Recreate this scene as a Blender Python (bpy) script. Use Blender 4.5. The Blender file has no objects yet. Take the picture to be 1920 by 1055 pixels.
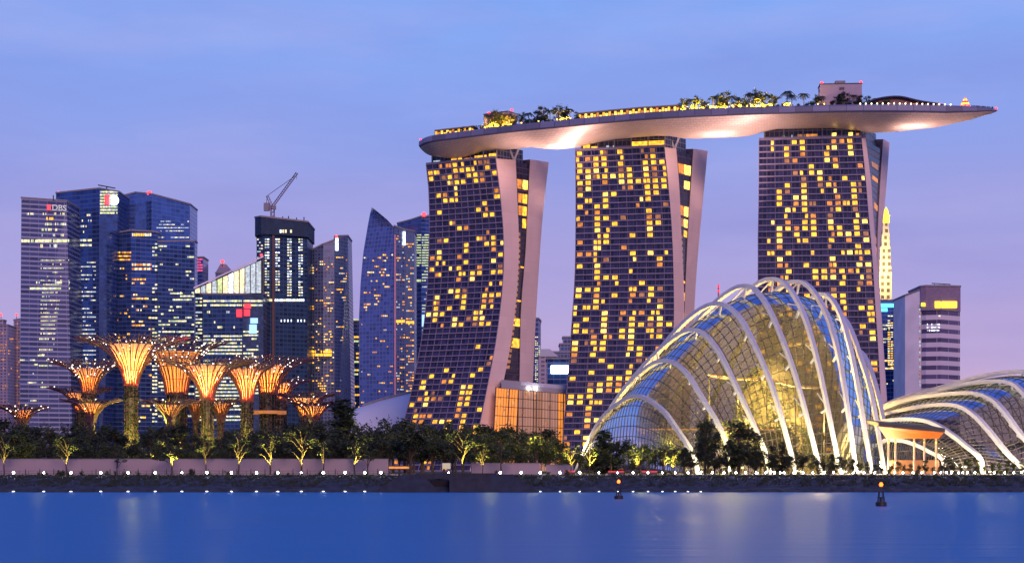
import bpy, bmesh, math, random
from mathutils import Vector, Matrix
R = math.radians
rng = random.Random(7)
scene = bpy.context.scene
col = scene.collection
# ------------------------------------------------------------------ camera, sky, sun, exposure
# the photograph's own geometry: 3100 px focal length on a 1920 px frame, eye level on pixel row 878
F, HX, HY, CZ = 3100.0, 960.0, 878.0, 5.7
cam = bpy.data.objects.new('camera', bpy.data.cameras.new('camera')); col.objects.link(cam)
cam.location = (0, 0, CZ); cam.rotation_euler = (R(90), 0, 0)
cam.data.sensor_width = 36; cam.data.lens = 36 * F / 1920; cam.data.shift_y = (HY - 527.5) / 1920
cam.data.clip_start = 1; cam.data.clip_end = 20000
scene.camera = cam
scene.view_settings.view_transform = 'Standard'; scene.view_settings.look = 'None'
scene.view_settings.exposure = 0.0; scene.view_settings.gamma = 1.0
scene.cycles.max_bounces = 6; scene.cycles.transparent_max_bounces = 12
scene.cycles.use_denoising = True
scene.cycles.sample_clamp_indirect = 4

def srgb(r, g, b):
    f = lambda c: c / 12.92 if c <= .04045 else ((c + .055) / 1.055) ** 2.4
    return (f(r / 255), f(g / 255), f(b / 255), 1)

def build_world():
    w = bpy.data.worlds.new("World"); scene.world = w; w.use_nodes = True
    nt = w.node_tree; N = nt.nodes; N.clear(); L = nt.links
    out = N.new('ShaderNodeOutputWorld'); bg = N.new('ShaderNodeBackground'); L.new(bg.outputs[0], out.inputs[0])
    tc = N.new('ShaderNodeTexCoord'); sp = N.new('ShaderNodeSeparateXYZ'); L.new(tc.outputs['Generated'], sp.inputs[0])
    # slow cloud banks bend the height at which each dusk colour is read
    mp = N.new('ShaderNodeMapping'); mp.inputs['Scale'].default_value = (3.2, 3.2, 11); L.new(tc.outputs['Generated'], mp.inputs[0])
    nz = N.new('ShaderNodeTexNoise'); nz.inputs['Scale'].default_value = 1.6; nz.inputs['Detail'].default_value = 5; nz.inputs['Roughness'].default_value = .45
    L.new(mp.outputs[0], nz.inputs['Vector'])
    def ramp(stops):
        r = N.new('ShaderNodeValToRGB'); e = r.color_ramp.elements
        e[0].position, e[0].color = stops[0][0], srgb(*stops[0][1]); e[1].position, e[1].color = stops[-1][0], srgb(*stops[-1][1])
        for p, c in stops[1:-1]:
            x = e.new(p); x.color = srgb(*c)
        return r
    m = N.new('ShaderNodeMath'); m.operation = 'MULTIPLY_ADD'; L.new(nz.outputs[0], m.inputs[0]); m.inputs[1].default_value = .05; m.inputs[2].default_value = -.025
    a = N.new('ShaderNodeMath'); a.operation = 'ADD'; L.new(sp.outputs[2], a.inputs[0]); L.new(m.outputs[0], a.inputs[1])
    west = ramp([(0.0, (212, 178, 208)), (.05, (199, 172, 212)), (.10, (178, 165, 219)), (.16, (157, 161, 226)), (.21, (140, 163, 236)), (.27, (134, 171, 246)), (.5, (88, 124, 222)), (1, (50, 80, 175))])
    east = ramp([(0.0, (112, 124, 196)), (.1, (92, 118, 204)), (.3, (66, 102, 202)), (1, (50, 84, 185))])
    L.new(a.outputs[0], west.inputs[0]); L.new(a.outputs[0], east.inputs[0])
    ym = N.new('ShaderNodeMapRange'); L.new(sp.outputs[1], ym.inputs[0]); ym.inputs[1].default_value = -.35; ym.inputs[2].default_value = .6
    mx = N.new('ShaderNodeMix'); mx.data_type = 'RGBA'; L.new(ym.outputs[0], mx.inputs[0]); L.new(east.outputs[0], mx.inputs[6]); L.new(west.outputs[0], mx.inputs[7])
    # thin cloud veils: paler and greyer violet patches
    mp2 = N.new('ShaderNodeMapping'); mp2.inputs['Scale'].default_value = (4, 4, 16); mp2.inputs['Location'].default_value = (3.1, .4, .7); L.new(tc.outputs['Generated'], mp2.inputs[0])
    n2 = N.new('ShaderNodeTexNoise'); n2.inputs['Scale'].default_value = 1.3; n2.inputs['Detail'].default_value = 6; L.new(mp2.outputs[0], n2.inputs['Vector'])
    r2 = N.new('ShaderNodeMapRange'); L.new(n2.outputs[0], r2.inputs[0]); r2.inputs[1].default_value = .42; r2.inputs[2].default_value = .75; r2.inputs[4].default_value = .40
    m2 = N.new('ShaderNodeMix'); m2.data_type = 'RGBA'; L.new(r2.outputs[0], m2.inputs[0]); L.new(mx.outputs[2], m2.inputs[6]); m2.inputs[7].default_value = srgb(128, 134, 212)
    mp3 = N.new('ShaderNodeMapping'); mp3.inputs['Scale'].default_value = (6, 6, 26); mp3.inputs['Location'].default_value = (.3, 1.4, .2); L.new(tc.outputs['Generated'], mp3.inputs[0])
    n3 = N.new('ShaderNodeTexNoise'); n3.inputs['Scale'].default_value = 1.1; n3.inputs['Detail'].default_value = 7; n3.inputs['Roughness'].default_value = .55; L.new(mp3.outputs[0], n3.inputs['Vector'])
    r3 = N.new('ShaderNodeMapRange'); L.new(n3.outputs[0], r3.inputs[0]); r3.inputs[1].default_value = .48; r3.inputs[2].default_value = .8; r3.inputs[4].default_value = .42
    m3 = N.new('ShaderNodeMix'); m3.data_type = 'RGBA'; L.new(r3.outputs[0], m3.inputs[0]); L.new(m2.outputs[2], m3.inputs[6]); m3.inputs[7].default_value = srgb(178, 178, 236)
    L.new(m3.outputs[2], bg.inputs[0]); bg.inputs[1].default_value = 1.0
build_world()
sun = bpy.data.objects.new('afterglow_sun', bpy.data.lights.new('afterglow_sun', 'SUN')); col.objects.link(sun)
sun.data.energy = 1.8; sun.data.angle = R(20); sun.data.color = (1, .58, .52)
sun.rotation_euler = (R(69), 0, R(15))

# ------------------------------------------------------------------ helpers
def P(px, py, Y): return Vector(((px - HX) / F * Y, Y, CZ + (HY - py) / F * Y))
def Zp(py, Y): return CZ + (HY - py) / F * Y
def Xp(px, Y): return (px - HX) / F * Y
def lerp(a, b, t): return a + (b - a) * t
def interp(tab, x):
    if x <= tab[0][0]: return tab[0][1]
    for (x0, y0), (x1, y1) in zip(tab, tab[1:]):
        if x <= x1: return y0 + (y1 - y0) * (x - x0) / (x1 - x0)
    return tab[-1][1]
ORD = 'first second third fourth fifth sixth seventh eighth ninth tenth eleventh twelfth thirteenth fourteenth fifteenth sixteenth seventeenth eighteenth nineteenth twentieth'.split()
TENS = {20: 'twenty', 30: 'thirty', 40: 'forty', 50: 'fifty'}
def ordn(i):
    if i < 20: return ORD[i]
    n = i + 1
    if n % 10 == 0: return {30: 'thirtieth', 40: 'fortieth', 50: 'fiftieth'}[n]
    return TENS[n // 10 * 10] + '-' + ORD[n % 10 - 1]
ORG = {}
def tag(o, label=None, cat=None, group=None, kind=None):
    if label: o['label'] = label
    if cat: o['category'] = cat
    if group: o['group'] = group
    if kind: o['kind'] = kind
    return o
def thing(name, label, cat, loc, group=None):
    o = bpy.data.objects.new(name, None); col.objects.link(o); o.location = loc; o.empty_display_size = .5
    ORG[o.name] = Vector(loc)
    return tag(o, label, cat, group)
class MB:
    def __init__(s): s.v = []; s.f = []; s.uv = []; s.mi = []
    def face(s, pts, uv=None, mi=0):
        n = len(s.v); s.v += [Vector(p) for p in pts]; s.f.append(tuple(range(n, n + len(pts)))); s.mi.append(mi)
        s.uv.append(uv or [(0, 0)] * len(pts)); return s
    def wall(s, a, b, c, d, mi=0, u0=0):       # a,b bottom; c,d top (c above b): uv in metres
        w = (Vector(b) - Vector(a)).length
        return s.face([a, b, c, d], [(u0, a[2]), (u0 + w, b[2]), (u0 + w, c[2]), (u0, d[2])], mi)
    def grid(s, rows, mi=0, uvs=None, close=False):
        m = len(rows[0])
        if close and m == 2: close = False; rows = list(rows) + [rows[0]]
        base = len(s.v)
        for r in rows: s.v += [Vector(p) for p in r]
        for i in range(len(rows) - 1):
            for j in range(m if close else m - 1):
                k = (j + 1) % m
                s.f.append((base + i * m + j, base + i * m + k, base + (i + 1) * m + k, base + (i + 1) * m + j)); s.mi.append(mi)
                s.uv.append([uvs[i][j], uvs[i][k], uvs[i + 1][k], uvs[i + 1][j]] if uvs else [(j, i), (j + 1, i), (j + 1, i + 1), (j, i + 1)])
        return s
    def box(s, c, size, rz=0, mi=0, top=None):
        c = Vector(c); hx, hy, hz = [q / 2 for q in size]; M = Matrix.Rotation(rz, 3, 'Z'); t = top or 1
        lo = [c + M @ Vector((x * hx, y * hy, -hz)) for x, y in ((-1, -1), (1, -1), (1, 1), (-1, 1))]
        hi = [c + M @ Vector((x * hx * t, y * hy * t, hz)) for x, y in ((-1, -1), (1, -1), (1, 1), (-1, 1))]
        u = 0
        for i in range(4):
            j = (i + 1) % 4; s.wall(lo[i], lo[j], hi[j], hi[i], mi, u); u += (lo[j] - lo[i]).length
        s.face(hi, None, mi); s.face(lo[::-1], None, mi); return s
    def bar(s, a, b, w, h=None, mi=0, up=Vector((0, 0, 1))):
        a, b = Vector(a), Vector(b); d = b - a
        if d.length < 1e-6: return s
        d.normalize(); x = d.cross(up)
        if x.length < 1e-4: x = d.cross(Vector((1, 0, 0)))
        x.normalize(); y = x.cross(d); h = h or w; x = x * w / 2; y = y * h / 2
        r0 = [a - x - y, a + x - y, a + x + y, a - x + y]; r1 = [p + (b - a) for p in r0]
        s.grid([r0, r1], mi, close=True); s.face(r0[::-1], None, mi); s.face(r1, None, mi); return s
    def tube(s, pts, rad, n=6, mi=0, cap=True):
        pts = [Vector(p) for p in pts]; rows = []
        if not hasattr(rad, '__len__'): rad = [rad] * len(pts)
        ref = None
        for i, p in enumerate(pts):
            d = (pts[min(i + 1, len(pts) - 1)] - pts[max(i - 1, 0)]).normalized()
            if ref is None: ref = d.cross(Vector((0, 0, 1)) if abs(d.z) < .9 else Vector((1, 0, 0)))
            x = (ref - d * ref.dot(d)).normalized(); ref = x; y = d.cross(x)
            rows.append([p + (x * math.cos(2 * math.pi * k / n) + y * math.sin(2 * math.pi * k / n)) * rad[i] for k in range(n)])
        s.grid(rows, mi, close=True)
        if cap: s.face(rows[0][::-1], None, mi); s.face(rows[-1], None, mi)
        return s
    def lathe(s, c, prof, n=20, mi=0, a0=0, a1=2 * math.pi):
        c = Vector(c); full = abs(a1 - a0 - 2 * math.pi) < 1e-6; m = n if full else n + 1
        s.grid([[c + Vector((r * math.cos(a0 + (a1 - a0) * k / n), r * math.sin(a0 + (a1 - a0) * k / n), z)) for k in range(m)] for r, z in prof], mi, close=full)
        return s
    def ball(s, c, r, n=8, mi=0, sz=1):
        return s.lathe(c, [(max(1e-3, r * math.sin(math.pi * i / (n // 2 + 1))), -r * sz * math.cos(math.pi * i / (n // 2 + 1))) for i in range(n // 2 + 2)], n, mi)
    def build(s, name, mats, parent=None, smooth=False, loc=None):
        me = bpy.data.meshes.new(name)
        o0 = ORG.get(parent.name, Vector()) if parent else Vector(loc or (0, 0, 0))
        me.from_pydata([v - o0 for v in s.v], [], s.f)
        for m in (mats if isinstance(mats, (list, tuple)) else [mats]): me.materials.append(m)
        me.polygons.foreach_set('material_index', s.mi)
        ul = me.uv_layers.new(name='UVMap'); flat = [c for f in s.uv for q in f for c in q]; ul.data.foreach_set('uv', flat)
        if smooth: me.polygons.foreach_set('use_smooth', [True] * len(s.f))
        me.update()
        o = bpy.data.objects.new(name, me); col.objects.link(o)
        if parent: o.parent = parent
        elif loc is not None: o.location = loc
        ORG[o.name] = o0
        return o
def dup(root, loc, rz=0, sc=1, label=None, group=None):
    r = root.copy(); col.objects.link(r); r.location = loc; r.rotation_euler = (0, 0, rz); r.scale = sc if hasattr(sc, '__len__') else (sc, sc, sc)
    if label: r['label'] = label
    if group: r['group'] = group
    for ch in list(root.children):
        c = ch.copy(); col.objects.link(c); c.parent = r
        for g in ch.children:
            d = g.copy(); col.objects.link(d); d.parent = c
    return r
def lamp(name, loc, power, color, radius=.3, kind='POINT', target=None, spot=90, parent=None):
    l = bpy.data.lights.new(name, kind); l.energy = power; l.color = color; l.shadow_soft_size = radius
    o = bpy.data.objects.new(name, l); col.objects.link(o); o.location = loc
    if kind == 'SPOT': l.spot_size = R(spot); l.spot_blend = .8
    if target is not None: o.rotation_euler = (Vector(target) - Vector(loc)).to_track_quat('-Z', 'Y').to_euler()
    return o
def spline(pts, n):
    pts = [Vector(p) for p in pts]; q = [pts[0] * 2 - pts[1]] + pts + [pts[-1] * 2 - pts[-2]]; fine = []
    for i in range(1, len(q) - 2):
        for k in range(16):
            t = k / 16; a, b, c, d = q[i - 1], q[i], q[i + 1], q[i + 2]
            fine.append(.5 * (2 * b + (c - a) * t + (2 * a - 5 * b + 4 * c - d) * t * t + (3 * b - a - 3 * c + d) * t ** 3))
    fine.append(pts[-1])
    acc = [0]
    for a, b in zip(fine, fine[1:]): acc.append(acc[-1] + (b - a).length)
    out = []; j = 0
    for k in range(n):
        s = acc[-1] * k / (n - 1)
        while j < len(acc) - 2 and acc[j + 1] < s: j += 1
        out.append(fine[j].lerp(fine[j + 1], (s - acc[j]) / max(1e-9, acc[j + 1] - acc[j])))
    return out

# ------------------------------------------------------------------ materials
def newmat(name):
    m = bpy.data.materials.new(name); m.use_nodes = True
    return m, m.node_tree.nodes, m.node_tree.links, m.node_tree.nodes['Principled BSDF']
def setp(b, colr=None, rough=None, metal=None, spec=None):
    if colr is not None: b.inputs['Base Color'].default_value = (*colr[:3], 1)
    if rough is not None: b.inputs['Roughness'].default_value = rough
    if metal is not None: b.inputs['Metallic'].default_value = metal
    if spec is not None: b.inputs['Specular IOR Level'].default_value = spec
def mat(name, c, rough=.6, metal=0, spec=.5, noise=0.15, scale=.4, bump=0):
    m, N, L, b = newmat(name); setp(b, c, rough, metal, spec)
    if noise:
        tc = N.new('ShaderNodeTexCoord'); nz = N.new('ShaderNodeTexNoise'); nz.inputs['Scale'].default_value = scale; nz.inputs['Detail'].default_value = 6
        L.new(tc.outputs['Object'], nz.inputs['Vector'])
        mr = N.new('ShaderNodeMapRange'); L.new(nz.outputs[0], mr.inputs[0]); mr.inputs[1].default_value = .3; mr.inputs[2].default_value = .7; mr.inputs[3].default_value = 1 - noise; mr.inputs[4].default_value = 1 + noise
        mx = N.new('ShaderNodeVectorMath'); mx.operation = 'SCALE'; mx.inputs[0].default_value = c[:3]; L.new(mr.outputs[0], mx.inputs['Scale']); L.new(mx.outputs[0], b.inputs['Base Color'])
        if bump:
            bp = N.new('ShaderNodeBump'); bp.inputs['Strength'].default_value = bump; bp.inputs['Distance'].default_value = .5; L.new(nz.outputs[0], bp.inputs['Height']); L.new(bp.outputs[0], b.inputs['Normal'])
    return m
def emat(name, c, s):
    m, N, L, b = newmat(name); setp(b, (c[0] * .3, c[1] * .3, c[2] * .3), .4)
    b.inputs['Emission Color'].default_value = (*c[:3], 1); b.inputs['Emission Strength'].default_value = s
    if name.startswith('window_light'):                          # rooms differ: curtains, lamps and dark corners
        tc = N.new('ShaderNodeTexCoord'); nz = N.new('ShaderNodeTexNoise'); nz.inputs['Scale'].default_value = .55; nz.inputs['Detail'].default_value = 3; L.new(tc.outputs['Object'], nz.inputs['Vector'])
        mr = N.new('ShaderNodeMapRange'); L.new(nz.outputs[0], mr.inputs[0]); mr.inputs[1].default_value = .32; mr.inputs[2].default_value = .68; mr.inputs[3].default_value = s * .45; mr.inputs[4].default_value = s * 1.5; L.new(mr.outputs[0], b.inputs['Emission Strength'])
    return m
def facade(name, glass, band, fh=4.0, bw=3.0, bf=.28, mf=.10, rough=.12, spec=.7, metal=0.0, mull=None, var=.5):
    """curtain wall: floor bands and mullions on a metre UV, each pane a little different"""
    m, N, L, b = newmat(name); setp(b, glass, rough, metal, spec)
    uv = N.new('ShaderNodeUVMap'); sp = N.new('ShaderNodeSeparateXYZ'); L.new(uv.outputs[0], sp.inputs[0])
    def mth(op, a, v):
        x = N.new('ShaderNodeMath'); x.operation = op; L.new(a, x.inputs[0])
        if hasattr(v, 'is_linked'): L.new(v, x.inputs[1])
        elif v is not None: x.inputs[1].default_value = v
        return x.outputs[0]
    u = mth('DIVIDE', sp.outputs[0], bw); v = mth('DIVIDE', sp.outputs[1], fh)
    mb = mth('LESS_THAN', mth('FRACT', v, None), bf); mm = mth('LESS_THAN', mth('FRACT', u, None), mf)
    cb = N.new('ShaderNodeCombineXYZ'); L.new(mth('FLOOR', u, None), cb.inputs[0]); L.new(mth('FLOOR', v, None), cb.inputs[1])
    wn = N.new('ShaderNodeTexWhiteNoise'); wn.noise_dimensions = '2D'; L.new(cb.outputs[0], wn.inputs['Vector'])
    mr = N.new('ShaderNodeMapRange'); L.new(wn.outputs[0], mr.inputs[0]); mr.inputs[3].default_value = 1 - var; mr.inputs[4].default_value = 1 + var
    sc = N.new('ShaderNodeVectorMath'); sc.operation = 'SCALE'; sc.inputs[0].default_value = glass[:3]; L.new(mr.outputs[0], sc.inputs['Scale'])
    def mixc(f, a, c):
        x = N.new('ShaderNodeMix'); x.data_type = 'RGBA'; L.new(f, x.inputs[0]); L.new(a, x.inputs[6]); x.inputs[7].default_value = (*c[:3], 1); return x.outputs[2]
    c1 = mixc(mm, sc.outputs[0], mull or band); c2 = mixc(mb, c1, band); L.new(c2, b.inputs['Base Color'])
    mxm = mth('MAXIMUM', mb, mm); rr = N.new('ShaderNodeMapRange'); L.new(mxm, rr.inputs[0]); rr.inputs[3].default_value = rough; rr.inputs[4].default_value = .5; L.new(rr.outputs[0], b.inputs['Roughness'])
    return m
M = {}
M['win_gold'] = emat('window_light_gold', (1, .47, .035), 1.7)
M['win_amber'] = emat('window_light_amber', (1, .36, .06), .75)
M['win_bright'] = emat('window_light_bright', (1, .60, .10), 2.4)
M['win_dim'] = emat('window_light_dim', (.8, .34, .14), .38)
M['win_cream'] = emat('window_light_cream', (1, .86, .48), 1.3)
M['win_green'] = emat('window_light_green', (.85, 1, .42), .8)
M['win_white'] = emat('window_light_white', (.85, .95, 1), 2.4)
M['win_pale'] = emat('window_light_pale', (.66, .78, .85), .75)
M['win_pink'] = emat('window_light_pink', (1, .12, .3), .9)
M['orange_glass'] = emat('lit_orange_glass', (1, .30, .02), .95)
M['orange_dim'] = emat('lit_brown_glass', (.75, .26, .08), .42)
M['red_lamp'] = emat('red_beacon_light', (1, .035, .04), 5)
M['white_lamp'] = emat('white_lamp_light', (1, .95, .72), 22)
M['dot_lamp'] = emat('dot_lamp_light', (1, .86, .72), 5)
M['cyan_sign'] = emat('cyan_sign_light', (.12, .72, 1), 2.2)
M['yellow_sign'] = emat('yellow_sign_light', (1, .62, .04), 3)
M['red_sign'] = emat('red_sign_light', (1, .04, .06), 2)
M['blue_sign'] = emat('blue_sign_light', (.35, .6, 1), 1.6)
M['white_sign'] = emat('white_sign_light', (.95, 1, 1), 6)
M['letter'] = emat('letter_light', (.85, .8, .8), .55)
M['gold_dots'] = emat('garden_light', (1, .58, .08), 7)
M['mbs_glass'] = facade('hotel_glass', (.028, .028, .08), (.045, .04, .09), 3.4, 2.2, .1, .12, .16, .55, var=.6)
M['mbs_frame'] = mat('hotel_slab_concrete', (.225, .20, .31), .7)
M['mbs_wall'] = facade('hotel_end_wall_panels', (.74, .58, .57), (.66, .52, .52), 6.8, 6.0, .03, .015, .6, .3, var=.035)
M['dark_wall'] = mat('dark_wall', (.06, .05, .08), .6)
M['grey_wall'] = mat('grey_concrete', (.25, .24, .27), .75)
M['neck'] = facade('hotel_crown_glass', (.03, .035, .07), (.16, .15, .19), 3.2, 2.6, .18, .14, .2, .6)
M['hull'] = None
M['white_steel'] = mat('white_painted_steel', (.42, .45, .56), .35, noise=.06, scale=.6)
M['dark_steel'] = mat('dark_steel', (.035, .035, .045), .5)
M['mauve_steel'] = mat('mauve_steel', (.10, .045, .075), .5)
M['bark'] = mat('bark', (.055, .04, .03), .9, scale=3)
for i, c in enumerate([(.008, .019, .013), (.014, .029, .015), (.032, .048, .017)]):
    M['leaf%d' % i] = mat('leaf_green_%s' % ('dark', 'mid', 'light')[i], c, .7, scale=2, noise=.3)
LEAF = [M['leaf0'], M['leaf1'], M['leaf2']]

# ------------------------------------------------------------------ water, bank, ground
GZ = 4.2
def build_setting():
    m, N, L, b = newmat('bay_water'); setp(b, (.008, .19, .40), .5, 0, 0)
    gl = N.new('ShaderNodeBsdfGlossy'); gl.inputs[0].default_value = (.46, .54, .82, 1); ms = N.new('ShaderNodeMixShader'); ms.inputs[0].default_value = .26; L.new(b.outputs[0], ms.inputs[1]); L.new(gl.outputs[0], ms.inputs[2]); L.new(ms.outputs[0], N['Material Output'].inputs[0])
    tc = N.new('ShaderNodeTexCoord'); mp = N.new('ShaderNodeMapping'); mp.inputs['Scale'].default_value = (.03, .20, 1); L.new(tc.outputs['Object'], mp.inputs[0])
    nz = N.new('ShaderNodeTexNoise'); nz.inputs['Scale'].default_value = 1.0; nz.inputs['Detail'].default_value = 5; L.new(mp.outputs[0], nz.inputs['Vector'])
    bp = N.new('ShaderNodeBump'); bp.inputs['Strength'].default_value = .6; bp.inputs['Distance'].default_value = .8; L.new(nz.outputs[0], bp.inputs['Height']); L.new(bp.outputs[0], b.inputs['Normal'])
    mp2 = N.new('ShaderNodeMapping'); mp2.inputs['Scale'].default_value = (.012, .03, 1); L.new(tc.outputs['Object'], mp2.inputs[0])
    n2 = N.new('ShaderNodeTexNoise'); n2.inputs['Scale'].default_value = 1; n2.inputs['Detail'].default_value = 3; L.new(mp2.outputs[0], n2.inputs['Vector'])
    mr = N.new('ShaderNodeMapRange'); L.new(n2.outputs[0], mr.inputs[0]); mr.inputs[1].default_value = .3; mr.inputs[2].default_value = .7; mr.inputs[3].default_value = .28; mr.inputs[4].default_value = .42; L.new(mr.outputs[0], gl.inputs['Roughness']); L.new(bp.outputs[0], gl.inputs['Normal'])
    w = MB().face([(-1500, -200, 0), (1500, -200, 0), (1500, 404, 0), (-1500, 404, 0)]).build('water', m); tag(w, kind='structure')
    g = MB().face([(-6000, 427, GZ), (6000, 427, GZ), (6000, 9000, GZ), (-6000, 9000, GZ)]).build('ground', mat('park_ground', (.03, .04, .025), .9, scale=.05, noise=.4)); tag(g, kind='structure')
    # rocky grass bank with a rough face
    mb = MB(); rows = []
    prof = [(399.5, -.6), (400.6, .5), (402.5, 1.0), (405, 1.7), (407.5, 2.4), (410, 3.1), (412.5, 3.6), (416, 3.75), (428, GZ + .01)]
    for i, (y, z) in enumerate(prof):
        row = []
        for k in range(301):
            x = -300 + 2 * k; j = 1 if i < 7 else .15
            row.append((x + rng.uniform(-.6, .6) * j, y + rng.uniform(-.7, .7) * j, z + rng.uniform(-.3, .3) * j - (.12 if i == 8 else 0)))
        rows.append(row)
    mb.grid(rows)
    bm = mat('river_bank_stone', (.024, .034, .05), .85, scale=.5, noise=.6, bump=.8)
    tag(mb.build('river_bank', bm), kind='structure')
    gr = MB()
    for k in range(9000):                                        # tufts along the top and the upper slope
        x = rng.uniform(-160, 160); y = rng.uniform(404, 419); z = interp([(a, c) for a, c in prof], y); h = rng.uniform(.15, .5); a = rng.uniform(0, 3.14)
        dx, dy = math.cos(a) * .3, math.sin(a) * .3
        gr.face([(x - dx, y - dy, z - .2), (x + dx, y + dy, z - .2), (x + dx * .6 + rng.uniform(-.2, .2), y, z + h), (x - dx * .6, y, z + h)])
    tag(gr.build('grass', mat('bank_grass', (.016, .028, .02), .9, scale=.6, noise=.4)), kind='stuff', label='short rough grass on the river bank')
    tag(MB().box((0, 421.5, 4.02), (400, 4.0, .2)).build('promenade_path', mat('path_paving', (.2, .19, .18), .8, scale=.8)), kind='structure')
build_setting()

# ------------------------------------------------------------------ lit windows
def winset(parent, quads, name='lit_window', cap=100, depth=.3):
    """quads: (a,b,c,d, outward normal, material); the largest are parts of their own, the rest one part"""
    quads = sorted(quads, key=lambda q: -((q[1] - q[0]).length * (q[3] - q[0]).length))
    def add(mb, q, mi):
        a, b, c, d, n, _ = q; o = n * depth
        f = [p + o for p in (a, b, c, d)]; k = [p - o * .5 for p in (a, b, c, d)]
        mb.face(f, None, mi)
        for i in range(4): mb.face([k[i], k[(i + 1) % 4], f[(i + 1) % 4], f[i]], None, mi)
    for q in quads[:cap]:
        mb = MB(); add(mb, q, 0); mb.build(name, q[5], parent)
    rest = quads[cap:]
    if rest:
        mats = []
        mb = MB()
        for q in rest:
            if q[5] not in mats: mats.append(q[5])
            add(mb, q, mats.index(q[5]))
        tag(mb.build(name + 's', mats, parent), kind='stuff')

# ------------------------------------------------------------------ the three hotel towers
class Edge:
    def __init__(s, tab, Y, lean=0.0):
        x0 = None; s.t = []
        for px, py in tab:
            y = Y
            x = Xp(px, y)
            if x0 is None: x0 = x
            y = Y + lean * (x - x0); s.t.append(P(px, py, y))
        s.z = [(-p.z, i) for i, p in enumerate(s.t)]
    def at(s, z):
        t = s.t
        if z >= t[0].z: d = (t[1] - t[0]); return t[0] + d * ((z - t[0].z) / d.z)
        for a, b in zip(t, t[1:]):
            if z >= b.z: return a.lerp(b, (z - a.z) / (b.z - a.z))
        a, b = t[-2], t[-1]; d = b - a
        return b + d * ((z - b.z) / d.z)
def smooth_tab(tab, n=14):
    return [(p.x, p.y) for p in spline([Vector((a, b, 0)) for a, b in tab], n)]
NF = 54
def tower(label, tabs, Ys, leans, nb, dens, seed, side_rows, top_lit):
    r = random.Random(seed)
    Lt, Rt, S1, S2a, S2b = [Edge(smooth_tab(t), y, l) for t, y, l in zip(tabs, Ys, leans)]
    ztop = Rt.t[0].z
    base = (Lt.at(GZ) + Rt.at(GZ)) / 2; base.z = GZ
    T = thing('hotel_tower', label, 'hotel tower', base, 'hotel towers under the sky garden')
    def zs(zt, n=28): return [GZ + (zt - GZ) * i / n for i in range(n + 1)]
    # glazed front, tilted and curved as the leg is
    rows = []; uvs = []
    for z in zs(ztop):
        a, b = Lt.at(z), Rt.at(z); rows.append([a.lerp(b, k / 6) for k in range(7)]); uvs.append([((b - a).length * k / 6, z) for k in range(7)])
    MB().grid(rows, 0, uvs).build('glazing', M['mbs_glass'], T)
    fh = (ztop - GZ) / NF
    fr = MB(); quads = []; fn = []
    for k in range(NF + 1):
        z = GZ + fh * k; a, b = Lt.at(z), Rt.at(z); n = Vector(((b - a).y, -(b - a).x, 0)).normalized()
        if n.y > 0: n = -n
        h = .62 if k < NF else 1.3
        p0, p1 = a + n * .02, b + n * .02
        q = [p0, p1, p1 + n * .95, p0 + n * .95]; up = Vector((0, 0, h))
        fr.grid([q, [v + up for v in q]], 0, close=True); fr.face([v + up for v in q]); fr.face(q[::-1])
    for j in range(nb + 1):                                     # upright fins between the room bays
        rows = [[], [], []]
        for k in range(0, NF + 1, 2):
            z = GZ + fh * k; a, b = Lt.at(z), Rt.at(z); n = Vector(((b - a).y, -(b - a).x, 0)).normalized(); n = n if n.y < 0 else -n
            d = (b - a).normalized(); p = a.lerp(b, j / nb); w = .07 if j % 2 else .14
            rows[0].append(p - d * w + n * .75); rows[1].append(p + d * w + n * .75); rows[2].append(p + d * w * .5)
        fr.grid([rows[2], rows[0], rows[1], rows[2]])
    fr.build('facade_frame', M['mbs_frame'], T)
    litc = set()
    for k in range(NF):
        t = k / (NF - 1)
        for j in range(nb):
            d = dens(t, j / nb) * (1.22 if (j * 7 + seed) % 3 else .68) * (1.25 if (k - 1, j) in litc else .90)
            if r.random() > d: continue
            litc.add((k, j))
            for half in r.choices([(0,), (1,), (0, 1), (.5,)], [1, 1, .6, 9])[0]:
                z0, z1 = GZ + fh * (k + .27), GZ + fh * (k + .90)
                wd = .60 if half == .5 else .34; u0 = (j + .10 + .20 * half if half == .5 else j + .09 + .45 * half) / nb; u1 = u0 + wd / nb
                a0, b0, a1, b1 = Lt.at(z0), Rt.at(z0), Lt.at(z1), Rt.at(z1)
                n = Vector(((b0 - a0).y, -(b0 - a0).x, 0)).normalized(); n = n if n.y < 0 else -n
                m = r.choices([M['win_gold'], M['win_bright'], M['win_amber'], M['win_dim']], [7, 1.6, 2, 1.2])[0]
                quads.append((a0.lerp(b0, u0), a0.lerp(b0, u1), a1.lerp(b1, u1), a1.lerp(b1, u0), n, m))
    # pale end walls of the two legs, the glazed slot between them, backs and roofs
    def solid(E0, E1, back, zt0, zt1, thick_front, name, wallmat):
        rows = []; uvs = []
        for i in range(29):
            a = E0.at(GZ + (zt0 - GZ) * i / 28); b = E1.at(GZ + (zt1 - GZ) * i / 28)
            rows.append([a, b]); uvs.append([(0, a.z), ((b - a).length, b.z)])
        MB().grid(rows, 0, uvs).build('end_wall', wallmat, T)
        bd = MB(); g = []
        for a, b in rows: g.append([b, b + back, a + back] + ([a] if thick_front else []))
        bd.grid(g); top = rows[-1]
        bd.face([top[0], top[1], top[1] + back, top[0] + back]); return bd
    back1 = (Lt.at(ztop) - Rt.at(ztop)); zt1 = S1.t[0].z
    b1 = solid(Rt, S1, back1, ztop, zt1, False, 'front', M['mbs_wall'])
    b1.build('rear_cladding', M['dark_wall'], T)
    zb0, zb1 = S2a.t[0].z, S2b.t[0].z
    b2 = solid(S2a, S2b, back1, zb0, zb1, True, 'back', M['mbs_wall'])
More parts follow.
